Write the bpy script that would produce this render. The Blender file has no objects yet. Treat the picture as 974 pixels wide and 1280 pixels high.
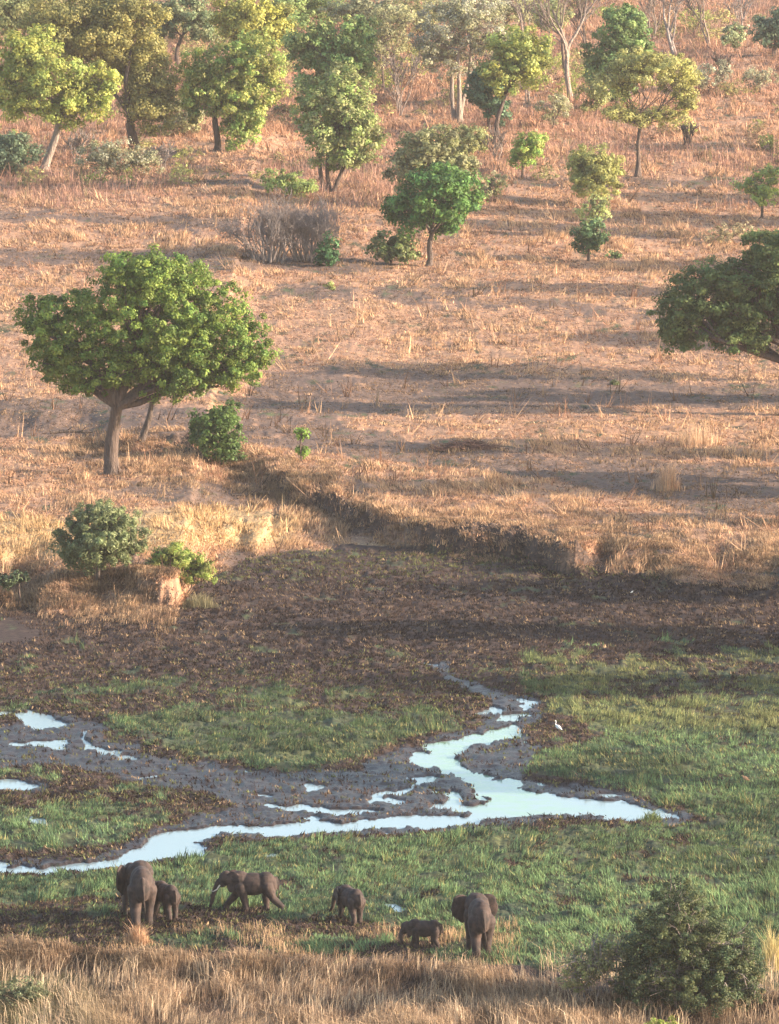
import bpy, math, random
import numpy as np
from mathutils import Vector, Matrix

sc = bpy.context.scene
COL = sc.collection
# ------------------------------------------------------------ camera
F = 8700.0; W0 = 974.0; H0 = 1280.0; CZ = 58.0
PITCH = math.radians(7.4)
cam = bpy.data.cameras.new('camera'); camo = bpy.data.objects.new('camera', cam); COL.objects.link(camo)
camo.location = (0, 0, CZ); camo.rotation_euler = (math.pi/2 - PITCH, 0, 0)
cam.sensor_fit = 'VERTICAL'; cam.sensor_height = 24; cam.lens = F/H0*24
cam.clip_start = 1; cam.clip_end = 20000
sc.camera = camo
# ------------------------------------------------------------ sky, sun, exposure
SUN_EL = math.radians(17); SUN_AZ = math.radians(97)     # azimuth clockwise from +Y
w = bpy.data.worlds.new('World'); sc.world = w; w.use_nodes = True
nt = w.node_tree; nt.nodes.clear()
sky = nt.nodes.new('ShaderNodeTexSky'); sky.sky_type = 'NISHITA'; sky.sun_disc = False
sky.sun_elevation = SUN_EL; sky.sun_rotation = SUN_AZ; sky.dust_density = 2.0; sky.air_density = 1.0
bg = nt.nodes.new('ShaderNodeBackground'); bg.inputs['Strength'].default_value = 0.15
out = nt.nodes.new('ShaderNodeOutputWorld')
nt.links.new(sky.outputs[0], bg.inputs[0]); nt.links.new(bg.outputs[0], out.inputs[0])
sl = bpy.data.lights.new('sun', 'SUN'); sl.energy = 5.0; sl.angle = math.radians(0.8); sl.color = (1.0, 0.80, 0.63)
so = bpy.data.objects.new('sun', sl); COL.objects.link(so)
sd = Vector((math.sin(SUN_AZ)*math.cos(SUN_EL), math.cos(SUN_AZ)*math.cos(SUN_EL), math.sin(SUN_EL)))
so.rotation_euler = sd.to_track_quat('Z', 'Y').to_euler(); so.location = (60, 200, 80)
sc.view_settings.view_transform = 'Standard'; sc.view_settings.look = 'None'
sc.view_settings.exposure = 1.5; sc.view_settings.gamma = 1.0
sc.view_settings.use_curve_mapping = False
sc.cycles.max_bounces = 6; sc.cycles.diffuse_bounces = 3; sc.cycles.volume_bounces = 0
sc.cycles.transparent_max_bounces = 4

rng = np.random.default_rng(7)
# ------------------------------------------------------------ noise
def _h(ix, iy, seed):
    n = (ix.astype(np.int64)*374761393 + iy.astype(np.int64)*668265263 + seed*1442695041) & 0xffffffff
    n = ((n ^ (n >> 13))*1274126177) & 0xffffffff
    n = (n ^ (n >> 16)) & 0xffffff
    return n/float(0xffffff)
def vn(x, y, seed=0):
    ix = np.floor(x); iy = np.floor(y); fx = x-ix; fy = y-iy
    fx = fx*fx*(3-2*fx); fy = fy*fy*(3-2*fy)
    a = _h(ix, iy, seed); b = _h(ix+1, iy, seed); c = _h(ix, iy+1, seed); d = _h(ix+1, iy+1, seed)
    return (a*(1-fx)+b*fx)*(1-fy) + (c*(1-fx)+d*fx)*fy
def fbm(x, y, oct=3, seed=0):
    s = 0; a = 1; t = 0
    for i in range(oct):
        s = s + a*vn(x, y, seed+i*17); t += a; a *= .55; x = x*2.03+11.3; y = y*2.03+7.7
    return s/t
def ss(a, b, x):
    t = np.clip((x-a)/(b-a), 0, 1); return t*t*(3-2*t)
# ------------------------------------------------------------ projection helpers (survey of the place from the lookout)
cp, sp = math.cos(PITCH), math.sin(PITCH)
def project(x, y, z):
    dz = z-CZ
    d = y*cp - dz*sp
    u = y*sp + dz*cp
    d = np.maximum(d, 1.0)
    return W0/2 + F*x/d, H0/2 - F*u/d, d
def flatY(py):
    th = PITCH + np.arctan((np.asarray(py, float)-H0/2)/F)
    return CZ/np.tan(th)
# survey lines: foot of the flood plain's banks
def line(pts):
    px = np.array([p[0] for p in pts], float); py = np.array([p[1] for p in pts], float)
    Y = flatY(py); d = Y*cp + CZ*sp
    return (px-W0/2)/F*d, Y
LA = line([(-400, 768), (0, 768), (36, 772), (120, 776), (214, 770), (226, 748), (275, 722), (330, 700), (430, 672), (520, 660)])
wA = np.array([9, 8, 9, 9, 8, 7, 14, 26, 26, 26.])
hA = np.array([1.7, 1.7, 1.6, 1.8, 1.8, 1.5, 1.0, .8, .4, 0])
LB = line([(-400, 560), (60, 575), (150, 600), (270, 604), (350, 634), (430, 664), (520, 694), (620, 698), (720, 722), (850, 742), (974, 748), (1400, 770)])
wB = np.array([24, 20, 10, 4, 4, 5, 5.5, 5.5, 5.5, 5.5, 5.5, 5.5])
hB = np.array([.6, .6, .7, .9, 1.1, 1.4, 1.5, 1.6, 1.6, 1.5, 1.4, 1.4])
LN = line([(-400, 1184), (0, 1186), (160, 1196), (330, 1206), (520, 1218), (640, 1230), (760, 1244), (974, 1250), (1400, 1250)])
def base(x, y):
    x = np.asarray(x, float); y = np.asarray(y, float)
    wob = (fbm(x*.45, y*.1, 3, 5)-.5)*7.0 + (fbm(x*1.7, y*.3, 2, 6)-.5)*2.5
    eA = np.interp(x, LA[0], LA[1]) + wob*.8
    eB = np.interp(x, LB[0], LB[1]) + wob
    z = np.interp(x, LA[0], hA)*ss(0, 1, (y-eA)/(np.interp(x, LA[0], wA)*(.3+1.6*ss(.3, .7, fbm(x*.5+3, y*.05, 2, 14)))))
    z = z + np.interp(x, LB[0], hB)*ss(0, 1, (y-eB)/(np.interp(x, LB[0], wB)*(.5+2.4*ss(.35, .7, fbm(x*.22+9, y*.02, 2, 12)))))
    # rising ground behind, flattening far away
    r = np.maximum(y-500, 0)
    z = z + np.where(r < 700, .03*r, 21 + (r-700)*.008)*ss(0, 60, r)
    eN = np.interp(x, LN[0], LN[1]) + (fbm(x*.6, y*.0, 3, 9)-.5)*1.4
    z = z - .7*ss(0, 2.0, eN-y) - .02*np.maximum(eN-y-2, 0)
    # creek notch at far left
    n = np.exp(-((x+(487-8)/F*400)**2)/1.6**2)*ss(388, 394, y)*ss(425, 408, y)
    z = z - 1.6*n
    z = z + (fbm(x*.03, y*.03, 2, 3)-.5)*1.6*ss(455, 560, y)
    return z
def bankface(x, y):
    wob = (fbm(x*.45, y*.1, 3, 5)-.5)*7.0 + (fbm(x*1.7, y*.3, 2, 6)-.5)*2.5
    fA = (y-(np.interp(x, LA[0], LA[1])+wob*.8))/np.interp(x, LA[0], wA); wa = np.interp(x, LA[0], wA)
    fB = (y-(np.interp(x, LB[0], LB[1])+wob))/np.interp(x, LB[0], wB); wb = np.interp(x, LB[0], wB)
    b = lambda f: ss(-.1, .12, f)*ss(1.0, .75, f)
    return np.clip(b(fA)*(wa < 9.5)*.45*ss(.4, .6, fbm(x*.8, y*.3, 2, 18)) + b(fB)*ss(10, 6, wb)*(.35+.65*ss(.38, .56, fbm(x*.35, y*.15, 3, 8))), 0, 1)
# ------------------------------------------------------------ zone map of the place
GX0, GY0, GW, GH = -200, -100, 1400, 1500
def raster(polys, blur=6):
    m = np.zeros((GH, GW)); yy, xx = np.mgrid[0:GH, 0:GW]
    for P in polys:
        v = 1.0
        if isinstance(P, tuple) and P[0] == 'w': v = P[1]; P = P[2]
        px = np.array([p[0] for p in P], float)-GX0; py = np.array([p[1] for p in P], float)-GY0
        x0, x1 = int(max(px.min(), 0)), int(min(px.max()+1, GW)); y0, y1 = int(max(py.min(), 0)), int(min(py.max()+1, GH))
        if x1 <= x0 or y1 <= y0: continue
        sx = xx[y0:y1, x0:x1]; sy = yy[y0:y1, x0:x1]; ins = np.zeros(sx.shape, bool); j = len(px)-1
        for i in range(len(px)):
            if py[i] != py[j]:
                c = ((py[i] > sy) != (py[j] > sy)) & (sx < (px[j]-px[i])*(sy-py[i])/(py[j]-py[i])+px[i])
                ins ^= c
            j = i
        m[y0:y1, x0:x1] = np.where(ins, v, m[y0:y1, x0:x1])
    for (bx, by) in ((blur, max(1, blur//2)),)*3:
        k = 2*bx+1; c = np.cumsum(np.pad(m, ((0, 0), (bx+1, bx)), 'edge'), 1); m = (c[:, k:]-c[:, :-k])/k
        k = 2*by+1; c = np.cumsum(np.pad(m, ((by+1, by), (0, 0)), 'edge'), 0); m = (c[k:]-c[:-k])/k
    return m
def samp(m, px, py):
    ix = np.clip(px-GX0, 0, GW-1.001); iy = np.clip(py-GY0, 0, GH-1.001)
    x0 = ix.astype(int); y0 = iy.astype(int); fx = ix-x0; fy = iy-y0
    return (m[y0, x0]*(1-fx)+m[y0, np.minimum(x0+1, GW-1)]*fx)*(1-fy) + (m[np.minimum(y0+1, GH-1), x0]*(1-fx)+m[np.minimum(y0+1, GH-1), np.minimum(x0+1, GW-1)]*fx)*fy
WATER = raster([
    # main channel
    [(-200, 1086), (60, 1080), (150, 1070), (180, 1058), (195, 1046), (250, 1036), (330, 1030), (420, 1026), (500, 1022), (570, 1019), (600, 1010), (615, 1000), (590, 985), (560, 968), (530, 955), (528, 940), (545, 930), (580, 924), (600, 912), (640, 906), (666, 912), (660, 922), (610, 926), (590, 936), (572, 948), (590, 962), (615, 975), (650, 984), (700, 992), (760, 1000), (820, 1012), (862, 1024), (790, 1025), (720, 1021), (660, 1020), (600, 1026), (540, 1036), (450, 1036), (360, 1041), (290, 1046), (252, 1054), (250, 1070), (190, 1075), (120, 1084), (60, 1090), (-200, 1096)],
    [(325, 1002), (380, 1004), (430, 1009), (478, 1015), (430, 1018), (380, 1013), (330, 1006)],
    [(445, 998), (480, 988), (515, 980), (525, 972), (530, 981), (505, 988), (470, 997), (450, 1000)],
    [(540, 986), (556, 988), (570, 999), (572, 1006), (600, 1008), (612, 1012), (560, 1014), (530, 1012), (550, 1004), (556, 996)],
    [(588, 992), (600, 992), (615, 1004), (600, 1004)],
    [(592, 883), (620, 884), (628, 890), (600, 889)], [(640, 880), (664, 881), (662, 886), (640, 885)],
    [(620, 892), (640, 891), (644, 902), (618, 901)], [(525, 931), (555, 930), (552, 936), (524, 935)],
    [(10, 889), (45, 889), (70, 897), (74, 906), (60, 909), (30, 901)], [(18, 926), (72, 925), (78, 933), (20, 934)],
    [(-200, 972), (20, 973), (62, 981), (30, 987), (-200, 984)], [(146, 944), (172, 944), (176, 950), (150, 951)],
    [(95, 918), (100, 912), (120, 930), (150, 938), (150, 944), (110, 935)],
    [(30, 1022), (50, 1020), (62, 1032), (40, 1030)], [(478, 1130), (500, 1128), (514, 1138), (496, 1140)],
    [(330, 1071), (350, 1071), (350, 1075), (332, 1075)], [(326, 990), (338, 990), (338, 993), (326, 993)],
    [(533, 831), (552, 831), (552, 835), (533, 835)],
], 1)
WET = raster([
    [(60, 890), (130, 905), (170, 935), (240, 952), (330, 962), (440, 958), (520, 930), (560, 915), (600, 905), (600, 880), (560, 862), (535, 830), (560, 826), (590, 850), (640, 870), (680, 880), (670, 915), (700, 960), (640, 968), (760, 985), (890, 1020), (860, 1034), (700, 1030), (560, 1042), (400, 1046), (260, 1056), (200, 1080), (100, 1092), (-200, 1100), (-200, 1078), (120, 1070), (180, 1046), (230, 1026), (300, 1010), (240, 990), (160, 975), (60, 960), (-200, 968), (-200, 905), (10, 905)],
    [(-200, 968), (70, 975), (70, 990), (-200, 990)], [(455, 1120), (520, 1124), (530, 1145), (480, 1145)],
    [(20, 1010), (80, 1020), (70, 1040), (20, 1036)],
], 6)
GREEN = raster([
    [(-200, 1096), (60, 1096), (200, 1084), (260, 1062), (420, 1046), (600, 1040), (740, 1034), (900, 1032), (860, 1010), (740, 985), (650, 965), (700, 930), (740, 900), (660, 890), (700, 876), (800, 878), (1200, 872), (1200, 1250), (640, 1215), (500, 1195), (330, 1185), (-200, 1170)],
    [(120, 905), (200, 890), (380, 888), (560, 890), (600, 900), (560, 915), (520, 928), (450, 955), (330, 962), (240, 948), (170, 930)],
    [(60, 1005), (160, 1002), (220, 1020), (170, 1045), (60, 1064), (-200, 1066), (-200, 1030)],
    ('w', .5, [(150, 960), (260, 960), (290, 985), (200, 985)]),
    ('w', .55, [(-200, 925), (100, 945), (250, 975), (150, 985), (-200, 960)]),
    ('w', .8, [(480, 1000), (540, 994), (545, 1006), (490, 1010)]),
    ('w', .45, [(-200, 860), (300, 850), (560, 870), (540, 890), (120, 888), (-200, 900)]),
    ('w', .55, [(640, 820), (1200, 806), (1200, 872), (700, 876), (640, 868)]),
    ('w', .3, [(-200, 1120), (160, 1125), (560, 1160), (560, 1195), (-200, 1176)]),
], 8)
# brown trampled flood plain (dark), everything dry is DRY
MUD = raster([[(-200, 764), (214, 768), (230, 740), (275, 712), (340, 694), (430, 682), (520, 684), (620, 690), (720, 712), (850, 730), (974, 736), (1200, 745), (1200, 1400), (-200, 1400)],
              ('w', .55, [(-200, 700), (20, 705), (40, 772), (-200, 772)])], 3)
# field shadow bands painted as grey-brown earth, then bare patches by bank and brush
BARE_SHADE = raster([
    [(330, 462), (480, 462), (640, 470), (900, 480), (1200, 490), (1200, 520), (800, 508), (540, 510), (420, 520), (300, 512)],
    [(-200, 500), (130, 500), (420, 525), (560, 560), (900, 580), (1200, 590), (1200, 660), (860, 640), (700, 600), (480, 575), (330, 560), (150, 545), (-200, 550)],
    [(-200, 306), (120, 312), (330, 320), (500, 322), (500, 340), (200, 338), (-200, 330)],
    [(-200, 255), (200, 268), (330, 280), (330, 292), (100, 278), (-200, 272)],
    ('w', .7, [(330, 350), (600, 365), (974, 400), (974, 412), (700, 395), (330, 372)]),
    ('w', .6, [(200, 180), (330, 200), (480, 230), (330, 245), (180, 215)]),
    ('w', .8, [(640, 218), (1200, 228), (1200, 240), (640, 234)]),
    ('w', .6, [(280, 604), (430, 664), (700, 705), (1200, 745), (1200, 700), (840, 660), (600, 650), (400, 600), (280, 580)]),
    [(270, 690), (380, 688), (420, 700), (330, 716), (270, 712)],
    [(150, 600), (270, 600), (340, 630), (300, 640), (150, 620)],
    ('w', .6, [(540, 545), (620, 548), (620, 572), (540, 570)]),
], 7)
YEL = raster([[(-200, 640), (60, 650), (180, 640), (300, 630), (380, 650), (360, 684), (240, 682), (60, 700), (-200, 720)],
              [(400, 676), (520, 684), (600, 694), (480, 694)],
              ('w', .7, [(640, 884), (800, 880), (1200, 876), (1200, 925), (800, 912), (640, 900)]),
              ('w', .5, [(640, 820), (1200, 806), (1200, 872), (700, 876)])], 8)
def zones(x, y):
    zb = base(x, y); px, py, d = project(x, y, zb)
    wx = (fbm(x*.55, y*.22, 4, 121)-.5)*62*samp(MUD, px, py); wy = (fbm(x*.5, y*.22, 4, 131)-.5)*15*samp(MUD, px, py)
    px0, py0 = px, py; px = px+wx; py = py+wy
    n1 = fbm(x*.5, y*.28, 3, 21)-.5; n2 = fbm(x*1.8, y*.9, 2, 31)-.5
    g = samp(GREEN, px, py); we = samp(WET, px, py); mu = samp(MUD, px, py)
    g = np.clip(ss(.3, .7, g + n1*1.6*(1-we) + n2*1.0 - we*.5*(g < .85)), 0, 1)
    wt = samp(WATER, px, py); pud = ss(.55, .9, we)*ss(.69, .72, fbm(x*.55, y*.22, 3, 35)+.03*(fbm(x*4, y*2, 1, 36)-.5))
    wt = ss(.40, .56, wt + n2*.7*(wt > .02) + (fbm(x*3.2, y*1.1, 2, 33)-.5)*.25*(wt > .02)); wt = np.maximum(wt, pud*.8)
    br = ss(.35, .75, samp(BARE_SHADE, px, py) + n1*1.5 + n2*.5)  # holds the painted shadow bands as well as bare earth
    return dict(px=px0, py=py0, zb=zb, d=d, green=g, wet=np.clip(ss(.4, .85, we+n1*.5)+wt, 0, 1), mud=ss(.3, .7, mu+n2*.4), water=wt, bare=br, yel=samp(YEL, px, py), face=bankface(x, y))
def height(x, y, full=False):
    Z = zones(x, y); z = Z['zb'].copy()
    rough = fbm(x*2.4, y*1.7, 3, 41)-.5
    rough2 = fbm(x*.7, y*.5, 2, 51)-.5
    flat = Z['wet']*.85
    mud = Z['mud']
    brown = mud*(1-Z['green'])*(1-flat)
    z = z + mud*.07 + brown*(rough*.34 + rough2*.25) + mud*Z['green']*(rough*.34+rough2*.30)*(1-flat)
    dry = (1-mud)
    z = z + dry*(rough*.16 + rough2*.22) + Z['face']*(fbm(x*1.6, y*1.6, 3, 57)-.5)*1.1
    z = z - Z['water']*.16 - Z['wet']*.03
    z = z + mud*flat*(rough*.22+rough2*.10)*(1-.6*Z['water'])
    inmarsh = (Z['py'] > 700) & (Z['py'] < 1166) & (Z['water'] < .05)
    z = np.where(inmarsh, np.maximum(z, -.03+.02*rough), z)
    return (z, Z) if full else z
def unproject(px, py, it=40):
    px = np.asarray(px, float); py = np.asarray(py, float)
    u = (H0/2-py)/F; v = (px-W0/2)/F
    dy = cp + u*sp; dz = -sp + u*cp        # direction for unit depth
    t = (CZ)/(-dz)
    for i in range(it):
        z = base(v*t, dy*t); t = .5*t + .5*(CZ-z)/(-dz)
    return v*t, dy*t, t                     # x, y, depth
def spot(px, py):
    x, y, d = unproject(np.array([px]), np.array([py])); z = height(x, y)
    return Vector((float(x[0]), float(y[0]), float(z[0]))), float(d[0])/F
# ------------------------------------------------------------ materials
def mat(name): 
    m = bpy.data.materials.new(name); m.use_nodes = True; nt = m.node_tree; b = nt.nodes['Principled BSDF']; return m, nt, b
def N(nt, typ, **k):
    n = nt.nodes.new(typ)
    for a, v in k.items():
        if a in ('inp',):
            for kk, vv in v.items(): n.inputs[kk].default_value = vv
        else: setattr(n, a, v)
    return n
def noise(nt, scale, detail=4, vec=None, rough=.6):
    n = N(nt, 'ShaderNodeTexNoise', inp={'Scale': scale, 'Detail': detail, 'Roughness': rough})
    if vec is not None: nt.links.new(vec, n.inputs['Vector'])
    return n
def mixc(nt, fac, a, b):
    m = N(nt, 'ShaderNodeMix', data_type='RGBA')
    for s, v in ((m.inputs[0], fac), (m.inputs[6], a), (m.inputs[7], b)):
        if hasattr(v, 'is_output'): nt.links.new(v, s)
        elif isinstance(v, (int, float)): s.default_value = v
        else: s.default_value = (*v, 1)
    return m.outputs[2]
def ramp(nt, fac, a, b):
    r = N(nt, 'ShaderNodeMapRange', inp={'From Min': a, 'From Max': b}); nt.links.new(fac, r.inputs[0]); return r.outputs[0]
def leafy(name, trans=.35, rough=.55):
    m, nt, b = mat(name)
    at = N(nt, 'ShaderNodeAttribute', attribute_name='tint')
    geo = N(nt, 'ShaderNodeNewGeometry')
    no = noise(nt, 1.2, 2, geo.outputs['Position'])
    hs = N(nt, 'ShaderNodeHueSaturation'); nt.links.new(at.outputs['Color'], hs.inputs['Color'])
    nt.links.new(ramp(nt, no.outputs[0], .0, 1.0), hs.inputs['Value']); 
    mr = N(nt, 'ShaderNodeMapRange', inp={'From Min': .3, 'From Max': .7, 'To Min': .75, 'To Max': 1.25}); nt.links.new(no.outputs[0], mr.inputs[0]); nt.links.new(mr.outputs[0], hs.inputs['Value'])
    nt.links.new(hs.outputs[0], b.inputs['Base Color']); b.inputs['Roughness'].default_value = rough
    b.inputs['Specular IOR Level'].default_value = .25
    tr = N(nt, 'ShaderNodeBsdfTranslucent'); nt.links.new(hs.outputs[0], tr.inputs[0])
    mx = N(nt, 'ShaderNodeMixShader', inp={0: trans}); nt.links.new(b.outputs[0], mx.inputs[1]); nt.links.new(tr.outputs[0], mx.inputs[2])
    nt.links.new(mx.outputs[0], nt.nodes['Material Output'].inputs[0])
    return m
M_LEAF = leafy('leaves', .38)
M_GRASS = leafy('grass_blades', .3, .8)
def bark(name, c1, c2):
    m, nt, b = mat(name); tc = N(nt, 'ShaderNodeNewGeometry')
    mp = N(nt, 'ShaderNodeMapping'); mp.inputs['Scale'].default_value = (3, 3, .6); nt.links.new(tc.outputs['Position'], mp.inputs[0])
    n = noise(nt, 2.0, 6, mp.outputs[0]); nt.links.new(mixc(nt, ramp(nt, n.outputs[0], .3, .7), c1, c2), b.inputs['Base Color'])
    b.inputs['Roughness'].default_value = .9; bu = N(nt, 'ShaderNodeBump', inp={'Strength': 1.0, 'Distance': .25}); nt.links.new(n.outputs[0], bu.inputs['Height']); nt.links.new(bu.outputs[0], b.inputs['Normal'])
    return m
M_BARK = bark('bark_brown', (.055, .037, .030), (.16, .115, .088))
M_BARKP = bark('bark_pale', (.20, .155, .125), (.36, .29, .235))
M_BARKD = bark('bark_dark', (.06, .045, .035), (.15, .11, .09))
M_TWIG = bark('twig_grey', (.20, .165, .145), (.38, .32, .28))
def ground_mat():
    m, nt, b = mat('ground_soil'); L = nt.links
    at = N(nt, 'ShaderNodeAttribute', attribute_name='zone'); sep = N(nt, 'ShaderNodeSeparateColor'); L.new(at.outputs['Color'], sep.inputs[0])
    a2 = N(nt, 'ShaderNodeAttribute', attribute_name='zone_b'); sep2 = N(nt, 'ShaderNodeSeparateColor'); L.new(a2.outputs['Color'], sep2.inputs[0])
    green, wet, mud = sep.outputs[0], sep.outputs[1], sep.outputs[2]; bare, yel = sep2.outputs[0], sep2.outputs[1]
    geo = N(nt, 'ShaderNodeNewGeometry'); P = geo.outputs['Position']
    mp = N(nt, 'ShaderNodeMapping'); mp.inputs['Scale'].default_value = (.6, 1.0, 1); L.new(P, mp.inputs[0]); V = mp.outputs[0]
    nf = noise(nt, 4.5, 5, V, .7); nm = noise(nt, 1.3, 4, V); nl = noise(nt, .12, 3, V)
    F_ = ramp(nt, nf.outputs[0], .35, .65); Mm = ramp(nt, nm.outputs[0], .35, .65); Ll = ramp(nt, nl.outputs[0], .35, .65)
    straw = mixc(nt, F_, (.24, .135, .08), (.50, .30, .175))
    straw = mixc(nt, Ll, straw, mixc(nt, F_, (.21, .12, .08), (.42, .25, .155)))
    straw = mixc(nt, yel, straw, mixc(nt, F_, (.28, .19, .10), (.54, .38, .19)))
    earth = mixc(nt, F_, (.085, .055, .042), (.20, .135, .10))
    dry = mixc(nt, bare, straw, earth)  # shadow bands get the dark earth colour too
    dry = mixc(nt, ramp(nt, nm.outputs[0], .62, .72), dry, earth)
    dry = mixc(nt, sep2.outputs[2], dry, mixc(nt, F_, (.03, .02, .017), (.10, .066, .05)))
    brown = mixc(nt, F_, (.018, .0115, .011), (.068, .043, .034))
    brown = mixc(nt, ramp(nt, nm.outputs[0], .55, .75), brown, (.12, .08, .052))
    grn = mixc(nt, F_, (.025, .04, .022), (.085, .125, .06)); grn = mixc(nt, Mm, grn, (.045, .045, .022)); 
    grn = mixc(nt, ramp(nt, nl.outputs[0], .45, .65), grn, mixc(nt, F_, (.04, .05, .02), (.12, .135, .05)))
    c = mixc(nt, mud, dry, brown); c = mixc(nt, green, c, grn)
    wm = mixc(nt, Mm, (.022, .016, .013), (.043, .031, .025)); 
    wf = N(nt, 'ShaderNodeMath', operation='MULTIPLY'); L.new(wet, wf.inputs[0])
    inv = N(nt, 'ShaderNodeMath', operation='SUBTRACT', inp={0: 1.0}); L.new(green, inv.inputs[1]); L.new(inv.outputs[0], wf.inputs[1])
    c = mixc(nt, wf.outputs[0], c, wm)
    L.new(c, b.inputs['Base Color'])
    r = N(nt, 'ShaderNodeMapRange', inp={'From Min': .3, 'From Max': 1, 'To Min': .95, 'To Max': .36}); L.new(wf.outputs[0], r.inputs[0]); L.new(r.outputs[0], b.inputs['Roughness'])
    b.inputs['Specular IOR Level'].default_value = .3
    bu = N(nt, 'ShaderNodeBump', inp={'Strength': .6, 'Distance': .15}); L.new(nf.outputs[0], bu.inputs['Height']); L.new(bu.outputs[0], b.inputs['Normal'])
    return m
def water_mat():
    m, nt, b = mat('sky_tinted_water'); geo = N(nt, 'ShaderNodeNewGeometry'); P = geo.outputs['Position']
    at = N(nt, 'ShaderNodeAttribute', attribute_name='algae')
    n = noise(nt, .8, 4, P)
    m1 = N(nt, 'ShaderNodeMath', operation='MULTIPLY'); nt.links.new(at.outputs['Fac'], m1.inputs[0]); nt.links.new(ramp(nt, n.outputs[0], .3, .6), m1.inputs[1])
    nt.links.new(mixc(nt, m1.outputs[0], (.24, .32, .33), (.22, .35, .21)), b.inputs['Base Color'])  # pale blue stands in for the reflected sky; green is algae
    b.inputs['Roughness'].default_value = .12; b.inputs['Specular IOR Level'].default_value = 1.0
    n2 = noise(nt, 6, 2, P); bu = N(nt, 'ShaderNodeBump', inp={'Strength': .05, 'Distance': .05}); nt.links.new(n2.outputs[0], bu.inputs['Height']); nt.links.new(bu.outputs[0], b.inputs['Normal'])
    return m
def simple(name, c1, c2, scale=6, rough=.8, dist=.02):
    m, nt, b = mat(name); tc = N(nt, 'ShaderNodeTexCoord'); n = noise(nt, scale, 5, tc.outputs['Object'])
    nt.links.new(mixc(nt, ramp(nt, n.outputs[0], .35, .65), c1, c2), b.inputs['Base Color']); b.inputs['Roughness'].default_value = rough
    bu = N(nt, 'ShaderNodeBump', inp={'Strength': .5, 'Distance': dist}); nt.links.new(n.outputs[0], bu.inputs['Height']); nt.links.new(bu.outputs[0], b.inputs['Normal'])
    return m
M_SKIN = simple('elephant_hide', (.014, .009, .008), (.066, .041, .032), 3.2, .85, .06)
M_IVORY = simple('ivory', (.6, .55, .45), (.7, .65, .52), 8, .5)
M_FEATH = simple('white_feathers', (.75, .75, .72), (.85, .85, .82), 20, .7)
M_BEAK = simple('yellow_beak', (.6, .4, .08), (.5, .33, .05), 20, .5)
M_DARK = simple('dark_legs', (.03, .03, .03), (.05, .045, .04), 20, .6)
M_TAWNY = simple('tawny_plumage', (.35, .18, .10), (.5, .3, .18), 20, .8)
# ------------------------------------------------------------ mesh helpers
def mk(name, V, Fc, m, tint=None, parent=None, smooth=False, extra=None):
    me = bpy.data.meshes.new(name); V = np.asarray(V, np.float32)
    if isinstance(Fc, np.ndarray): groups = [Fc]
    else: groups = Fc
    groups = [np.asarray(g, np.int32) for g in groups if len(g)]
    loops = np.concatenate([g.ravel() for g in groups]); tot = np.concatenate([np.full(len(g), g.shape[1]) for g in groups])
    st = np.concatenate([[0], np.cumsum(tot)[:-1]]).astype(np.int32)
    me.vertices.add(len(V)); me.vertices.foreach_set('co', V.ravel())
    me.loops.add(len(loops)); me.loops.foreach_set('vertex_index', loops.astype(np.int32))
    me.polygons.add(len(tot)); me.polygons.foreach_set('loop_start', st)
    me.update(calc_edges=True); me.validate()
    for nm, arr in (([('tint', tint)] if tint is not None else []) + (extra or [])):
        a = me.color_attributes.new(nm, 'FLOAT_COLOR', 'POINT')
        c = np.ones((len(V), 4), np.float32); c[:, :3] = arr; a.data.foreach_set('color', c.ravel())
    if smooth: me.polygons.foreach_set('use_smooth', np.ones(len(me.polygons), bool))
    me.materials.append(m); o = bpy.data.objects.new(name, me); COL.objects.link(o)
    if parent: o.parent = parent
    return o
def tag(o, label=None, cat=None, group=None, kind=None):
    for k, v in (('label', label), ('category', cat), ('group', group), ('kind', kind)):
        if v: o[k] = v
    return o
def empty(name, loc, label, cat, group=None, rz=0):
    o = bpy.data.objects.new(name, None); COL.objects.link(o); o.location = loc; o.rotation_euler = (0, 0, rz); o.empty_display_size = .3
    return tag(o, label, cat, group)
class Tubes:
    def __init__(s): s.V = []; s.F = []; s.n = 0
    def add(s, pts, rad, sides=6):
        P = np.array(pts, float); R = np.array(rad, float); k = len(P)
        T = np.gradient(P, axis=0); T /= np.linalg.norm(T, axis=1)[:, None]+1e-9
        ref = np.array([0.3, 1, .1]) if abs(T[0][1]) < .8 else np.array([1, .2, 0.])
        A = np.cross(T, ref); A /= np.linalg.norm(A, axis=1)[:, None]+1e-9; B = np.cross(T, A)
        a = np.arange(sides)*2*math.pi/sides
        ring = P[:, None]+R[:, None, None]*(np.cos(a)[None, :, None]*A[:, None]+np.sin(a)[None, :, None]*B[:, None])
        s.V.append(ring.reshape(-1, 3)); i = np.arange(k-1)[:, None]*sides; j = np.arange(sides)[None]; j2 = (j+1) % sides
        q = np.stack([i+j, i+j2, i+sides+j2, i+sides+j], -1).reshape(-1, 4)+s.n; s.F.append(q); s.n += k*sides
    def build(s, name, m, parent=None): return mk(name, np.concatenate(s.V), np.concatenate(s.F), m, parent=parent, smooth=True)
def unit(n, r):
    u = r.normal(size=(n, 3)); return u/np.linalg.norm(u, axis=1)[:, None]
def curve(a, b, r, wob=.12, k=5, sag=0.):
    a = np.array(a, float); b = np.array(b, float); L = np.linalg.norm(b-a); t = np.linspace(0, 1, k)[:, None]
    off = r.normal(size=3)*wob*L; off2 = r.normal(size=3)*wob*.5*L
    return a+(b-a)*t + off*np.sin(t*math.pi) + off2*np.sin(t*2*math.pi) + np.array([0, 0, sag*L])*np.sin(t*math.pi)
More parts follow.
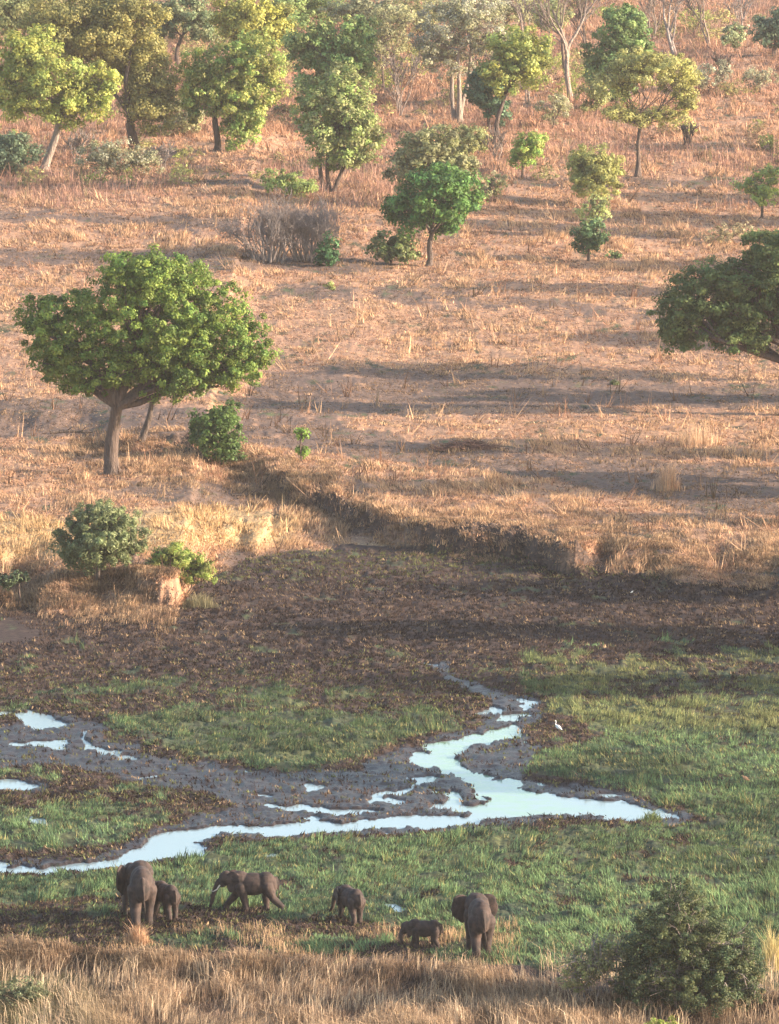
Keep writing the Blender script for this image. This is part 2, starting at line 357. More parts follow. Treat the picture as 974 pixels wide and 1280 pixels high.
def leaf_cards(C, Nn, size, r, aspect=1.6):
    n = len(C); ref = unit(n, r); A = np.cross(Nn, ref); A /= np.linalg.norm(A, axis=1)[:, None]+1e-9; B = np.cross(Nn, A)
    h = size[:, None]*.5; fold = Nn*h*.35
    V = np.stack([C-A*h*aspect, C-B*h+fold, C+A*h*aspect, C+B*h+fold], 1).reshape(-1, 3)
    return V, np.arange(n*4).reshape(n, 4)
def foliage(blobs, r, leaf, cr, col, dens=1.0, jitter=.25, gap=.0, droop=0., col2=None, aspect=1.6):
    leaf *= .72; cr *= .85; dens *= .8
    """blobs: (x,y,z,rx,ry,rz) metres.  returns verts, faces, tint, clump centres"""
    col = np.minimum(np.array(col)*1.75, .40); col2 = None if col2 is None else np.minimum(np.array(col2)*1.75, .36)
    C = []; Nn = []; T = []; CC = []; S = []
    for (bx, by, bz, rx, ry, rz) in blobs:
        area = math.pi*max(rx, .1)*max(rz, .1)
        nc = int(max(5, 3.4*area/(cr*cr)*.55))
        u = unit(nc, r); rr = r.random(nc)**.42; c = np.array([bx, by, bz])+u*rr[:, None]*np.array([rx, ry, rz])*.92
        # the outline breaks up: some clumps stick out
        so_ = r.random(nc) < .12; c[so_] += u[so_]*cr*r.random((so_.sum(), 1))*.9
        keep = r.random(nc) > gap; c = c[keep]; u = u[keep]; nc = len(c); CC.append(c)
        nl = int(max(6, dens*5.0*(cr/leaf)**2))
        crs = cr*r.uniform(.55, 1.25, nc); ct = 1+r.normal(size=nc)*jitter; hue = r.normal(size=nc)*jitter*.6
        v = unit(nc*nl, r); rad = r.random(nc*nl)**.5; ci = np.repeat(np.arange(nc), nl)
        p = c[ci]+v*(rad*crs[ci])[:, None]*np.array([1, 1, .72]); p[:, 2] -= droop*rad*crs[ci]*r.random(nc*nl)
        nn = v*.7+u[ci]*.35+np.array([0, 0, .3])+r.normal(size=(nc*nl, 3))*.38; nn /= np.linalg.norm(nn, axis=1)[:, None]
        t = col[None]*np.clip(ct[ci]+r.normal(size=nc*nl)*.15, .35, 1.9)[:, None]
        if col2 is not None:
            f = np.clip(.5+hue[ci]*2+r.normal(size=nc*nl)*.25, 0, 1)[:, None]; t = t*(1-f)+col2[None]*f*np.clip(ct[ci], .5, 1.6)[:, None]
        C.append(p); Nn.append(nn); T.append(t); S.append(leaf*r.uniform(.6, 1.35, nc*nl))
    C = np.concatenate(C); Nn = np.concatenate(Nn); T = np.concatenate(T); S = np.concatenate(S)
    V, Fq = leaf_cards(C, Nn, S, r, aspect)
    return V, Fq, np.clip(np.repeat(T, 4, 0), .004, .8), np.concatenate(CC)
def local_blobs(bpx, bpy_, s, blobs, r, dj=.25):
    out = []
    for b in blobs:
        cx, cy, rx, ry = b[:4]; dy = b[4]*rx*s if len(b) > 4 else r.normal()*dj*rx*s
        z = (bpy_-cy)*s/cp
        # stepping back in depth raises the picture position by about sin(pitch)
        out.append(((cx-bpx)*s, dy, z - dy*sp/cp, rx*s*(1.15 if bpy_ < 260 else 1.07), rx*s*.95, ry*s*(1.2 if bpy_ < 260 else 1.1)/cp))
    return out
def tree(px, py, blobs, label, cat='tree', name='tree', col=(.06, .09, .03), col2=None, tw=10, fork=None, stems=None, leaf=.26, cr=.9, dens=1., gap=.05,
         m=None, seed=0, nbr=26, group=None, bend=0., droop=0., jitter=.25, twigs=0, dj=.25, aspect=1.6, sag=.05, wob=.12):
    r = np.random.default_rng(1000+seed+int(px)*7+int(py)); m = m or M_BARK
    loc, s = spot(px, py); loc.z -= .12
    root = empty(name, loc, label, cat, group)
    B = local_blobs(px, py, s, blobs, r, dj)
    if py < 260: leaf *= .85; dens *= 1.15; col = tuple(np.array(col)*1.2); col2 = None if col2 is None else tuple(np.array(col2)*1.2)
    V, Fq, T, CC = foliage(B, r, leaf, cr, col, dens, gap=gap, droop=droop, jitter=jitter, col2=col2, aspect=aspect)
    mk('crown' if cat == 'tree' else 'foliage', V, Fq, M_LEAF, tint=T, parent=root)
    tb = Tubes(); R = tw*s/2
    ctr = np.mean(np.array(B)[:, :3], axis=0); low = min(b[2]-b[5] for b in B)
    stems = stems or [(0, fork if fork else None)]
    tips = []
    for (ox, fk) in stems:
        if fk is None: f = np.array([ctr[0]*.4+ox*s, ctr[1]*.5, max(.25, low+.15*(ctr[2]-low))])
        else: f = np.array([(fk[0]-px)*s, r.normal()*.3, (py-fk[1])*s/cp])
        a = np.array([ox*s*.4, 0, -.3]); P = curve(a, f, r, .04+bend, 7)
        q = np.linspace(0, 1, 7); Rr = R*(1-.38*q); Rr[0] *= 1.75; Rr[1] *= 1.12
        if len(stems) > 1: Rr = Rr*.75
        Rr = Rr*(1+r.normal(size=7)*.06); tb.add(P, Rr, 9); tips.append((f, Rr[-1]))
    # limbs to every blob, then twigs to clumps
    for b in B:
        f, Rt = min(tips, key=lambda t: np.linalg.norm(t[0]-np.array(b[:3])))
        e = np.array(b[:3])+np.array([0, 0, -.1*b[5]]); P = curve(f-np.array([0, 0, .2*R]), e, r, wob, 6, sag); Rl = np.linspace(Rt*.7, Rt*.14, 6); tb.add(P, Rl, 7)
        d = np.linalg.norm((CC-np.array(b[:3]))/np.array(b[3:6]), axis=1); idx = np.where(d < 1.1)[0]
        if len(idx) == 0: continue
        for i in r.choice(idx, min(len(idx), max(4, nbr//len(B)+2)), replace=False):
            k = r.integers(2, 6); Q = curve(P[k], CC[i], r, .12, 4, .04); tb.add(Q, np.linspace(Rl[k]*.6, .02, 4), 4)
            for _ in range(twigs):
                e2 = CC[i]+r.normal(size=3)*cr*.8; tb.add(curve(Q[2], e2, r, .1, 3), np.linspace(.03, .01, 3), 3)
    tb.build('trunk' if cat == 'tree' else 'stem', m, root)
    return root
def bare_tree(px, py, H, label, tw=8, stems=1, spread=.5, m=None, seed=0, depth=4, name='bare_tree', cat='tree', group=None, lean=0., blobs=None, leafcol=None, rmin=.018, leaf=.2, ldens=.25):
    r = np.random.default_rng(5000+seed+int(px)); loc, s = spot(px, py); loc.z -= .12; root = empty(name, loc, label, cat, group)
    tb = Tubes(); Hm = H*s/cp; ends = []
    def grow(p, d, L, R, lev):
        d = d/np.linalg.norm(d); P = [p]; q = p
        for i in range(4):
            d = d+r.normal(size=3)*.10+np.array([0, 0, .05]); d /= np.linalg.norm(d); q = q+d*L/4; P.append(q)
        tb.add(P, np.linspace(R, max(R*.6, rmin*.6), 5), 7 if lev == 0 else (5 if lev < 2 else 3))
        if lev >= depth: ends.append(q); return
        for k in range(r.integers(2, 4) + (1 if lev > 0 else 0)):
            j = r.integers(2, 5); a = unit(1, r)[0]; a -= d*np.dot(a, d); a /= np.linalg.norm(a)+1e-6
            nd = d+a*spread*r.uniform(.6, 1.3); nd[2] += .12; grow(np.array(P[j]), nd, L*r.uniform(.55, .8), max(R*.55, rmin), lev+1)
    for k in range(stems):
        a = r.uniform(0, 6.28); sr = (0 if stems == 1 else 1)
        grow(np.array([math.cos(a)*sr*tw*s*(.5+.18*k*(stems > 8)), math.sin(a)*sr*tw*s*(.5+.18*k*(stems > 8)), -.2]), np.array([math.cos(a)*spread*.45*sr+lean, math.sin(a)*spread*.45*sr, 1.]), Hm*.42*r.uniform(.8, 1.1), tw*s/2*(1 if stems == 1 else .7), 0)
    tb.build('trunk' if cat == 'tree' else 'stem', m or M_TWIG, root)
    if blobs:
        B = local_blobs(px, py, s, blobs, r); V, Fq, T, CC = foliage(B, r, leaf, .55, leafcol, ldens, gap=.3); mk('crown' if cat == 'tree' else 'foliage', V, Fq, M_LEAF, tint=T, parent=root)
    return root
# ------------------------------------------------------------ ground
def build_ground():
    y = [250.]; 
    while y[-1] < 900: y.append(y[-1]+y[-1]**2/(CZ*F)*1.35)
    ys = np.array([-600, -200, 0, 100, 180, 225, 242] + y + [920, 960, 1050, 1200, 1500, 2200, 3500, 6000, 12000.])
    t = np.concatenate([[-12, -6, -3, -1.5, -.8, -.5, -.3, -.18, -.12], np.linspace(-.0825, .0825, 900), [.12, .18, .3, .5, .8, 1.5, 3, 6, 12]])
    Yg, Tg = np.meshgrid(ys, t, indexing='ij'); Xg = Tg*np.maximum(np.abs(Yg), 100)
    x = Xg.ravel(); yy = Yg.ravel(); z, Z = height(x, yy, True)
    ny, nx = Yg.shape; i = np.arange(ny-1)[:, None]*nx; j = np.arange(nx-1)[None]
    q = np.stack([i+j, i+j+1, i+nx+j+1, i+nx+j], -1).reshape(-1, 4)
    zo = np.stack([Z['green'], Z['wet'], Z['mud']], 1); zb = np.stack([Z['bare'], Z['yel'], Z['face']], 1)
    o = mk('ground', np.stack([x, yy, z], 1), q, ground_mat(), smooth=True, extra=[('zone', zo), ('zone_b', zb)])
    tag(o, kind='structure')
    # water sheet lying in the channels
    pxs = np.linspace(-160, 1130, 160); pys = np.linspace(822, 1150, 60); PX, PY = np.meshgrid(pxs, pys)
    X = []; Y = flatY(PY); d = Y*cp+CZ*sp; X = (PX-W0/2)/F*d
    V = np.stack([X.ravel(), Y.ravel(), np.full(X.size, -.045)], 1); nx = 160; i = np.arange(59)[:, None]*nx; j = np.arange(nx-1)[None]
    q = np.stack([i+j+nx, i+j+nx+1, i+j+1, i+j], -1).reshape(-1, 4)
    AL = raster([[(520, 900), (670, 900), (680, 1000), (780, 1020), (640, 1024), (560, 1000), (520, 960)]], 12); al = samp(AL, PX.ravel(), PY.ravel())
    wo = mk('stream_water', V, q, water_mat(), extra=[('algae', np.repeat(al[:, None], 3, 1))]); tag(wo, kind='structure')
build_ground()
# ------------------------------------------------------------ grass and litter
def blades(X, Y, Zg, hgt, wid, cols, r, nb=6, lean=.5, spread=.12, seg=1):
    n = len(X); I = np.repeat(np.arange(n), nb); k = n*nb; a = r.uniform(0, 6.283, k); sp_ = spread[I] if hasattr(spread, '__len__') else spread
    bx = X[I]+r.normal(size=k)*sp_; by = Y[I]+r.normal(size=k)*sp_; bz = Zg[I]-.03
    h = hgt[I]*r.uniform(.5, 1.15, k); wv = wid[I]*r.uniform(.6, 1.3, k); ln = h*lean*r.uniform(.1, 1.2, k)
    # wind and trampling lean neighbouring blades the same way
    wa = fbm(X[I]*.15, Y[I]*.15, 2, 77)*9; lx = np.cos(a)*ln*.7+np.cos(wa)*ln*.5; ly = np.sin(a)*ln*.7+np.sin(wa)*ln*.5
    b = r.uniform(0, 6.283, k); tx = np.cos(b)*wv*.5; ty = np.sin(b)*wv*.5
    ct = cols[I]*(1+r.normal(size=(k, 1))*.18)
    p0 = np.stack([bx-tx, by-ty, bz], 1); p1 = np.stack([bx+tx, by+ty, bz], 1)
    if seg == 1:
        p2 = np.stack([bx+lx, by+ly, bz+h], 1); V = np.stack([p0, p1, p2], 1).reshape(-1, 3); Fq = np.arange(k*3).reshape(k, 3); T = np.repeat(ct, 3, 0)
        return V, [Fq], T
    m0 = np.stack([bx-tx*.8+lx*.3, by-ty*.8+ly*.3, bz+h*.6], 1); m1 = np.stack([bx+tx*.8+lx*.3, by+ty*.8+ly*.3, bz+h*.6], 1); p2 = np.stack([bx+lx, by+ly, bz+h*(1-.25*lean)], 1)
    V = np.stack([p0, p1, m1, m0, p2], 1).reshape(-1, 3); o5 = np.arange(k)[:, None]*5
    return V, [o5+np.array([[0, 1, 2, 3]]), o5+np.array([[3, 2, 4]])], np.repeat(ct, 5, 0)
def scatter(n, y0, y1, r, x0=-200, x1=1180):
    px = r.uniform(x0, x1, n); py = r.uniform(y0, y1, n); x, y, d = unproject(px, py, 25)
    z, Z = height(x, y, True); return x, y, z, d/F, Z
def lerp(a, b, f): return np.array(a)[None]*(1-f[:, None])+np.array(b)[None]*f[:, None]
def build_grass():
    r = np.random.default_rng(3)
    # short marsh grass
    x, y, z, s, Z = scatter(150000, 800, 1215, r); k = (Z['green']*(Z['mud']) > r.random(len(x))*.9+.08) & (Z['water'] < .3) & (fbm(x*1.3, y*.5, 3, 68)+r.normal(size=len(x))*.08 > .40); x, y, z, s = x[k], y[k], z[k], s[k]
    px, py, yl = Z['px'][k], Z['py'][k], Z['yel'][k]
    big = fbm(x*.16, y*.10, 3, 61); fs = fbm(x*1.3, y*.5, 3, 68); c = lerp((.045, .09, .055), (.17, .26, .11), ss(.32, .68, .5*big+.5*fs+r.normal(size=len(x))*.10))
    c = c*(.55+.55*ss(.3, .55, fbm(x*.07, y*.09, 3, 69)))[:, None]
    c = c*(1-.75*yl[:, None])+np.array([.30, .27, .10])*.75*yl[:, None]
    c[r.random(len(x)) < .10] = (.30, .27, .11); c[r.random(len(x)) < .14] = (.045, .04, .025)
    V, Fq, T = blades(x, y, z, r.uniform(.08, .26, len(x))*(.7+.8*fbm(x*1.2, y*.8, 2, 66))*(1+1.1*(fbm(x*.9, y*.5, 2, 67) > .68)), np.full(len(x), .055), c, r, 6, .9, .13)
    tag(mk('marsh_grass', V, Fq, M_GRASS, tint=T), 'short green grazed grass spread over the marsh around the stream', 'grass', kind='stuff')
    # dead brown water plants and clods on the trampled flood plain
    x, y, z, s, Z = scatter(120000, 690, 1200, r); k = (Z['mud'] > .5) & (Z['green'] < .55) & (Z['wet'] < .2+r.random(len(x))*.95) & (Z['water'] < .1) & (Z['py'] < 1230); x, y, z = x[k], y[k], z[k]
    big = fbm(x*.2, y*.12, 3, 63); c = lerp((.022, .014, .013), (.092, .060, .045), ss(.3, .75, big+r.normal(size=len(x))*.16)); 
    c[r.random(len(x)) < .10] = (.30, .21, .12); q = r.random(len(x)) < .22*ss(800, 870, Z['py'][k])+.55*ss(745, 690, Z['py'][k]); c[q] = (.13, .14, .05)
    V, Fq, T = blades(x, y, z, r.uniform(.08, .24, len(x)), np.full(len(x), .09), c, r, 5, 1.3, .14)
    tag(mk('dead_marsh_plants', V, Fq, M_GRASS, tint=T), 'dark brown trampled dead plants covering the drying flood plain', 'dead plants', kind='stuff')
    # dry field
    x, y, z, s, Z = scatter(210000, -40, 790, r); cl = fbm(x*1.1, y*.30, 3, 79); k = (Z['mud'] < .5) & (r.random(len(x)) > Z['bare']*.5) & (r.random(len(x)) > Z['face']*.6) & (cl+r.normal(size=len(x))*.08 > .40); x, y, z, s = x[k], y[k], z[k], s[k]; py = Z['py'][k]; yl = Z['yel'][k]; bare = Z['bare'][k]
    big = fbm(x*.08, y*.05, 3, 71); sm = fbm(x*.5, y*.3, 3, 73)
    far = ss(330, 90, py)
    hh = (.16+.5*ss(.45, .8, sm)+.10*r.random(len(x)))*(1+.9*far*ss(.3, .7, big))
    hh = hh*(1-.45*ss(330, 380, py)*ss(600, 520, py)); hh *= (1-.15*ss(560, 640, py)); hh *= 1-.5*bare
    tall = (r.random(len(x)) < .012); hh[tall] = r.uniform(.9, 1.7, tall.sum())
    c = lerp((.36, .20, .125), (.60, .40, .235), ss(.3, .7, .6*sm+.4*r.random(len(x)))); c = c*(1-.5*far[:, None])+np.array([.50, .27, .18])*.5*far[:, None]
    c = c*(1-.8*yl[:, None])+np.array([.60, .42, .21])*.8*yl[:, None]; c[r.random(len(x)) < .2] *= .4
    c = c*(1-.5*bare[:, None])  # grass tint darkened inside the painted shadow bands and bare patches
    V, Fq, T = blades(x, y, z, hh, s*1.4+.012, c, r, 6, 1.1, .10+.16*r.random(len(x)))
    tag(mk('dry_field_grass', V, Fq, M_GRASS, tint=T), 'dry straw coloured grass over the field and the slope behind', 'dry grass', kind='stuff')
    x, y, z, s, Z = scatter(130000, -30, 770, r); sm = fbm(x*.35, y*.12, 3, 75); k = (Z['mud'] < .5) & (sm+r.normal(size=len(x))*.08 > .42); x, y, z, s, sm, bare = x[k], y[k], z[k], s[k], sm[k], Z['bare'][k]
    c = lerp((.22, .13, .09), (.62, .43, .27), r.random(len(x)))*(1-.45*bare[:, None]); c[r.random(len(x)) < .22] = (.08, .055, .045)  # litter darkened along the same painted shadow bands
    V, Fq, T = blades(x, y, z+.02, r.uniform(.04, .13, len(x)), s*1.6+.01, c, r, 4, 3.5, .30)
    tag(mk('straw_litter', V, Fq, M_GRASS, tint=T), 'flattened straw and dark litter lying over the dry field', 'dry grass', kind='stuff')
    # tall dry stems and thin scrub on the upper slope
    x, y, z, s, Z = scatter(26000, -60, 262, r); dn = fbm(x*.07, y*.035, 3, 171); d2 = fbm(x*.4, y*.2, 2, 172); k = (dn*.6+d2*.4+.10*ss(200, 60, Z['py'])+r.normal(size=len(x))*.04 > .53); x, y, z = x[k], y[k], z[k]; dn = dn[k]
    c = lerp((.26, .15, .12), (.50, .30, .21), r.random(len(x))); q = r.random(len(x)) < .10; c[q] = (.20, .18, .08); c[r.random(len(x)) < .2] *= .5
    V, Fq, T = blades(x, y, z, r.uniform(.4, 1.5, len(x))*(1+.9*(r.random(len(x)) < .12)), np.full(len(x), .045), c, r, 9, .9, .40, 2)
    tag(mk('dry_scrub', V, Fq, M_GRASS, tint=T), 'pinkish brown tall dry scrub stems on the wooded upper slope', 'scrub', kind='stuff')
    x, y, z, s, Z = scatter(900, -40, 235, r); k = fbm(x*.05, y*.03, 2, 181)+.12*ss(200, 40, Z['py']) > .50; x, y, z = x[k], y[k], z[k]; VV = []; FF = []; TT = []; n0 = 0
    pal = [(.20, .13, .09), (.15, .14, .06), (.24, .15, .09), (.16, .18, .05), (.22, .20, .08)]
    for i in range(len(x)):
        w_ = r.uniform(.5, 1.7)*(1+.8*(Z['py'][k][i] < 130)*r.random()); V, Fq, T, _ = foliage([(x[i], y[i], z[i]+w_*.5, w_, w_, w_*.65)], r, .2, .45, pal[r.integers(0, 5)], .35, gap=.35); VV.append(V); FF.append(Fq+n0); TT.append(T); n0 += len(V)
    tag(mk('undergrowth', np.concatenate(VV), np.concatenate(FF), M_LEAF, tint=np.concatenate(TT)), 'low brown and olive undergrowth between the trees on the upper slope', 'undergrowth', kind='stuff')
    # long grass hanging over the banks
    L = [(-60, 728, 214, 744, .6), (-60, 742, 214, 760, .6), (280, 590, 430, 650, .6), (430, 634, 620, 672, .38), (600, 648, 974, 712, .38), (940, 685, 1180, 745, .5), (20, 716, 210, 745, .55), (90, 560, 420, 605, .5)]
    XS = []
    for (a, b_, c_, d_, hgt) in L:
        n = int((c_-a)*11); t = r.random(n); px = a+(c_-a)*t; py = b_+(d_-b_)*t+r.normal(size=n)*13; X, Y, D = unproject(px, py, 25); XS.append((X, Y, np.full(n, hgt)))
    x = np.concatenate([q[0] for q in XS]); y = np.concatenate([q[1] for q in XS]); hg = np.concatenate([q[2] for q in XS]); z = height(x, y); sm = fbm(x*.9, y*.7, 2, 83)
    fc = bankface(x, y); kk = (sm > .44) & (r.random(len(x)) > fc*.5); x, y, z, hg, sm = x[kk], y[kk], z[kk], hg[kk], sm[kk]
    c = lerp((.30, .18, .11), (.62, .42, .24), ss(.4, .75, sm)*.7+.3*r.random(len(x))); c[r.random(len(x)) < .3] *= .4
    V, Fq, T = blades(x, y, z, hg*r.uniform(.5, 1.2, len(x)), np.full(len(x), .03), c, r, 13, 1.5, .22, 2)
    tag(mk('bank_grass', V, Fq, M_GRASS, tint=T), 'long dry grass hanging in tussocks over the earth banks', 'dry grass', kind='stuff')
    # foreground tall dry grass
    x, y, z, s, Z = scatter(44000, 1172, 1420, r, -150, 1130); dn = fbm(x*.5, y*.35, 3, 91); py = Z['py']; px = Z['px']
    edge = np.interp(px, [-200, 0, 160, 330, 520, 640, 760, 974, 1200], [1194, 1198, 1210, 1218, 1222, 1238, 1262, 1266, 1266])
    k = (py > edge-14+22*(dn-.5)) & (dn+r.normal(size=len(x))*.15 > .27); x, y, z, dn, px, py = x[k], y[k], z[k], dn[k], px[k], py[k]
    c = lerp((.24, .155, .105), (.60, .43, .27), ss(.35, .7, dn)*.6+.4*r.random(len(x))); f = (np.exp(-((px-40)/80)**2)*(py > 1225))[:, None]; c = c*(1-f*.8)+np.array([.14, .16, .07])*f*.8
    c[r.random(len(x)) < .3] *= .4; c *= (.6+.7*fbm(x*1.5, y*.8, 2, 99))[:, None]
    xa, ya, za, sa, Za = scatter(7000, 1215, 1420, r, -150, 1130); ka = fbm(xa*.6, ya*.35, 2, 98)+r.normal(size=len(xa))*.1 > .45; xa, ya, za = xa[ka], ya[ka], za[ka]
    ca = lerp((.42, .29, .19), (.72, .56, .37), r.random(len(xa))); V, Fq, T = blades(xa, ya, za, r.uniform(.8, 1.7, len(xa)), np.full(len(xa), .020), ca, r, 6, .7, .22, 2)
    tag(mk('upright_dry_stems', V, Fq, M_GRASS, tint=T), 'tall pale upright seed stems standing above the near grass along the bottom edge', 'dry grass', kind='stuff')
    xa, ya, za, sa, Za = scatter(900, 1165, 1215, r, -150, 640); ka = fbm(xa*.35, ya*.3, 2, 97) > .52; xa, ya, za = xa[ka], ya[ka], za[ka]
    ca = np.tile((.55, .37, .21), (len(xa), 1))*r.uniform(.5, 1.1, (len(xa), 1)); V, Fq, T = blades(xa, ya, za, r.uniform(.35, 1.0, len(xa)), np.full(len(xa), .02), ca, r, 12, 1.1, .22, 2)
    tag(mk('wispy_grass', V, Fq, M_GRASS, tint=T), 'scattered wisps of dry grass around the feet of the elephants', 'dry grass', kind='stuff')
    V, Fq, T = blades(x, y, z, r.uniform(.3, 1.1, len(x))*(.55+.8*ss(.35, .72, dn)), np.full(len(x), .022), c, r, 15, 1.15, .20, 2)
    tag(mk('tall_dry_grass', V, Fq, M_GRASS, tint=T), 'tall dry grass standing along the near edge below the elephants', 'dry grass', kind='stuff')
build_grass()
def tussock(px, py, H, Wp, label, col, seed, name='grass_tussock', n=60, lean=.6, group=None, cat='grass tussock', wid=.026):
    n = int(n*2.2); lean *= 1.5
    r = np.random.default_rng(seed); loc, s = spot(px, py); X = r.normal(size=n)*Wp*s*.3; Y = r.normal(size=n)*Wp*s*.3; c = np.tile(np.array(col), (n, 1))*(1+r.normal(size=(n, 1))*.2)
    V, Fq, T = blades(X, Y, np.zeros(n), H*s*r.uniform(.35, 1.1, n)*np.exp(-(X/(Wp*s*.75))**2), np.full(n, wid), c, r, 6, lean, .08, 2); o = mk(name, V, Fq, M_GRASS, tint=T); o.location = loc
    return tag(o, label, cat, group)
tussock(835, 612, 46, 26, 'pale upright tussock of dead stalks alone on the grazed terrace', (.55, .36, .23), 1, 'dry_tussock', 70, .35)
tussock(815, 1026, 20, 22, 'green reed tuft standing at the right end of the stream', (.12, .16, .06), 2, 'reed_tuft', 40, .5, cat='reeds')
tussock(172, 1182, 34, 20, 'orange grass tussock just below the largest elephant', (.50, .31, .18), 3, 'dry_tussock', 60, .5)
tussock(250, 760, 26, 34, 'grey green weed clump at the foot of the mound', (.20, .18, .10), 4, 'weed_clump', 40, .7, cat='weed clump')
tussock(870, 555, 40, 50, 'loose row of tall pale stalks behind the lone tussock', (.55, .38, .24), 5, 'dry_tussock', 40, .3)
tussock(965, 1215, 70, 22, 'yellow grass stalks rising at the right edge behind the near bush', (.55, .45, .20), 6, 'dry_tussock', 40, .4)
exec_later = []
# ------------------------------------------------------------ trees and shrubs
DG = (.045, .085, .028); MG = (.085, .13, .035); YG = (.19, .22, .045); OL = (.13, .13, .05); PG = (.14, .16, .07); GR = (.09, .115, .065)
# big foreground-terrace tree
tree(142, 592, [(180, 395, 92, 66), (90, 415, 66, 55), (262, 405, 62, 62), (195, 350, 82, 34), (130, 455, 62, 32), (312, 435, 34, 42), (235, 462, 62, 26), (50, 395, 30, 28), (215, 430, 70, 40), (70, 452, 42, 24), (118, 476, 44, 18), (212, 480, 50, 18), (292, 462, 38, 22), (180, 335, 60, 24)],
     'largest tree with a wide rounded green crown and thick forked trunk on the terrace', col=(.06, .11, .025), col2=(.14, .18, .035), tw=21, fork=(147, 503), leaf=.17, cr=.6, nbr=120, gap=.24, sag=.09, dj=.10, seed=5, wob=.05, name='spreading_tree')
tree(176, 550, [(222, 474, 50, 20), (195, 462, 40, 20)], 'small leaning tree right behind the largest trunk', col=OL, col2=PG, tw=10, fork=(190, 500), leaf=.2, cr=.6, gap=.4, name='leaning_tree', m=M_BARKD)
tree(272, 580, [(272, 540, 32, 34), (285, 515, 16, 18), (255, 530, 20, 22), (286, 560, 20, 20)], 'dense dark green bush right of the largest tree', 'bush', 'green_bush', (.05, .09, .025), MG, 6, leaf=.2, cr=.5)
tree(377, 578, [(377, 540, 8, 9), (378, 563, 9, 8)], 'thin bright green sapling on top of the bank', 'sapling', 'sapling', (.13, .21, .04), None, 2.5, leaf=.18, cr=.28, stems=[(0, (377, 545))])
tree(122, 728, [(127, 662, 48, 38), (95, 672, 32, 30), (155, 668, 32, 34), (130, 637, 36, 20), (110, 690, 30, 16)], 'grey green feathery small tree on the grassy mound', col=(.085, .11, .045), col2=(.14, .155, .075), tw=6, fork=(124, 695), leaf=.11, cr=.45, dens=.75, gap=.3, aspect=3., name='feathery_tree', droop=.8, nbr=60, twigs=2, m=M_BARKD)
tree(228, 742, [(222, 706, 34, 22), (202, 710, 22, 20), (248, 718, 26, 16)], 'light green soft rounded bush beside the feathery tree', 'bush', 'light_bush', (.14, .20, .045), (.20, .26, .06), 4, leaf=.10, cr=.38, dens=.6, aspect=3.2, nbr=70, twigs=2, stems=[(-12, None), (0, None), (14, None)], gap=.1)
tree(30, 790-20, [(14, 735, 22, 12)], 'dark low bush in the creek mouth at the left edge', 'bush', 'low_bush', (.05, .07, .035), None, 3, leaf=.16, cr=.4, gap=.2)
tree(1035, 520, [(885, 380, 62, 48), (850, 400, 36, 42), (935, 370, 60, 50), (960, 310, 40, 28), (1000, 340, 60, 60), (905, 350, 45, 26), (1060, 370, 70, 60), (1010, 410, 50, 40), (930, 420, 40, 22)],
     'dark green spreading tree cut off by the right edge', col=(.055, .09, .03), col2=(.10, .125, .04), tw=30, fork=(1010, 455), leaf=.2, cr=.7, nbr=110, gap=.08, name='spreading_tree')
tree(533, 333, [(545, 245, 50, 36), (510, 262, 30, 26), (580, 245, 26, 26), (545, 222, 38, 18), (548, 275, 34, 18), (495, 255, 18, 14)], 'single dark green round tree with a short trunk in mid field', col=(.04, .10, .03), col2=(.08, .15, .035), tw=9, fork=(540, 290), leaf=.27, cr=.9, nbr=60, name='round_tree', m=M_BARKD)
tree(408, 332, [(410, 311, 15, 17), (408, 322, 12, 8)], 'small dark green bush before the grey thicket', 'bush', 'green_bush', (.04, .09, .035), None, 4, leaf=.26, cr=.6)
tree(488, 330, [(488, 300, 25, 18), (478, 314, 22, 14), (505, 312, 20, 14)], 'loose mid green bush left of the single round tree', 'bush', 'loose_bush', (.10, .14, .045), PG, 4, leaf=.26, cr=.65, gap=.3)
bare_tree(338, 328, 84, 'grey leafless thicket of fine upright stems, left part', 4, 24, .9, M_TWIG, 1, 4, 'bare_thicket', 'thicket', rmin=.017)
bare_tree(386, 326, 84, 'grey leafless thicket of fine stems, right part behind the small bush', 4, 24, .9, M_TWIG, 2, 4, 'bare_thicket', 'thicket', rmin=.017)
tree(540, 262, [(540, 200, 50, 34), (510, 205, 30, 32), (570, 215, 28, 36), (540, 175, 38, 18)], 'pale olive crown directly behind the single round tree', col=(.13, .14, .055), col2=(.17, .17, .09), tw=8, leaf=.26, cr=.8, gap=.15, name='olive_tree')
tree(412, 240, [(420, 150, 46, 42), (450, 160, 32, 40), (390, 130, 32, 34), (425, 110, 38, 24), (425, 190, 40, 18)], 'open light green tree with several thin stems above the grey thicket', col=(.13, .18, .05), col2=(.20, .25, .08), tw=8, leaf=.3, cr=.9, gap=.22, stems=[(-6, (400, 185)), (2, (415, 180)), (10, (435, 185))], name='open_tree', nbr=70)
tree(430, 150, [(430, 60, 42, 36), (400, 70, 30, 36), (450, 45, 24, 26), (385, 50, 30, 26), (410, 95, 34, 20)], 'green tree standing behind the open multi stemmed tree', col=(.08, .14, .045), col2=(.15, .20, .06), tw=9, leaf=.34, cr=1.0, name='broad_tree')
tree(272, 188, [(290, 85, 42, 30), (320, 70, 32, 30), (255, 95, 32, 28), (300, 130, 38, 28), (325, 110, 32, 26), (300, 160, 26, 20), (245, 130, 26, 20)], 'green tree with a dark crooked trunk and drooping sides, upper left centre', col=(.11, .17, .045), col2=(.21, .25, .05), tw=9, fork=(276, 120), leaf=.3, cr=.9, gap=.14, m=M_BARKD, name='drooping_tree', nbr=60)
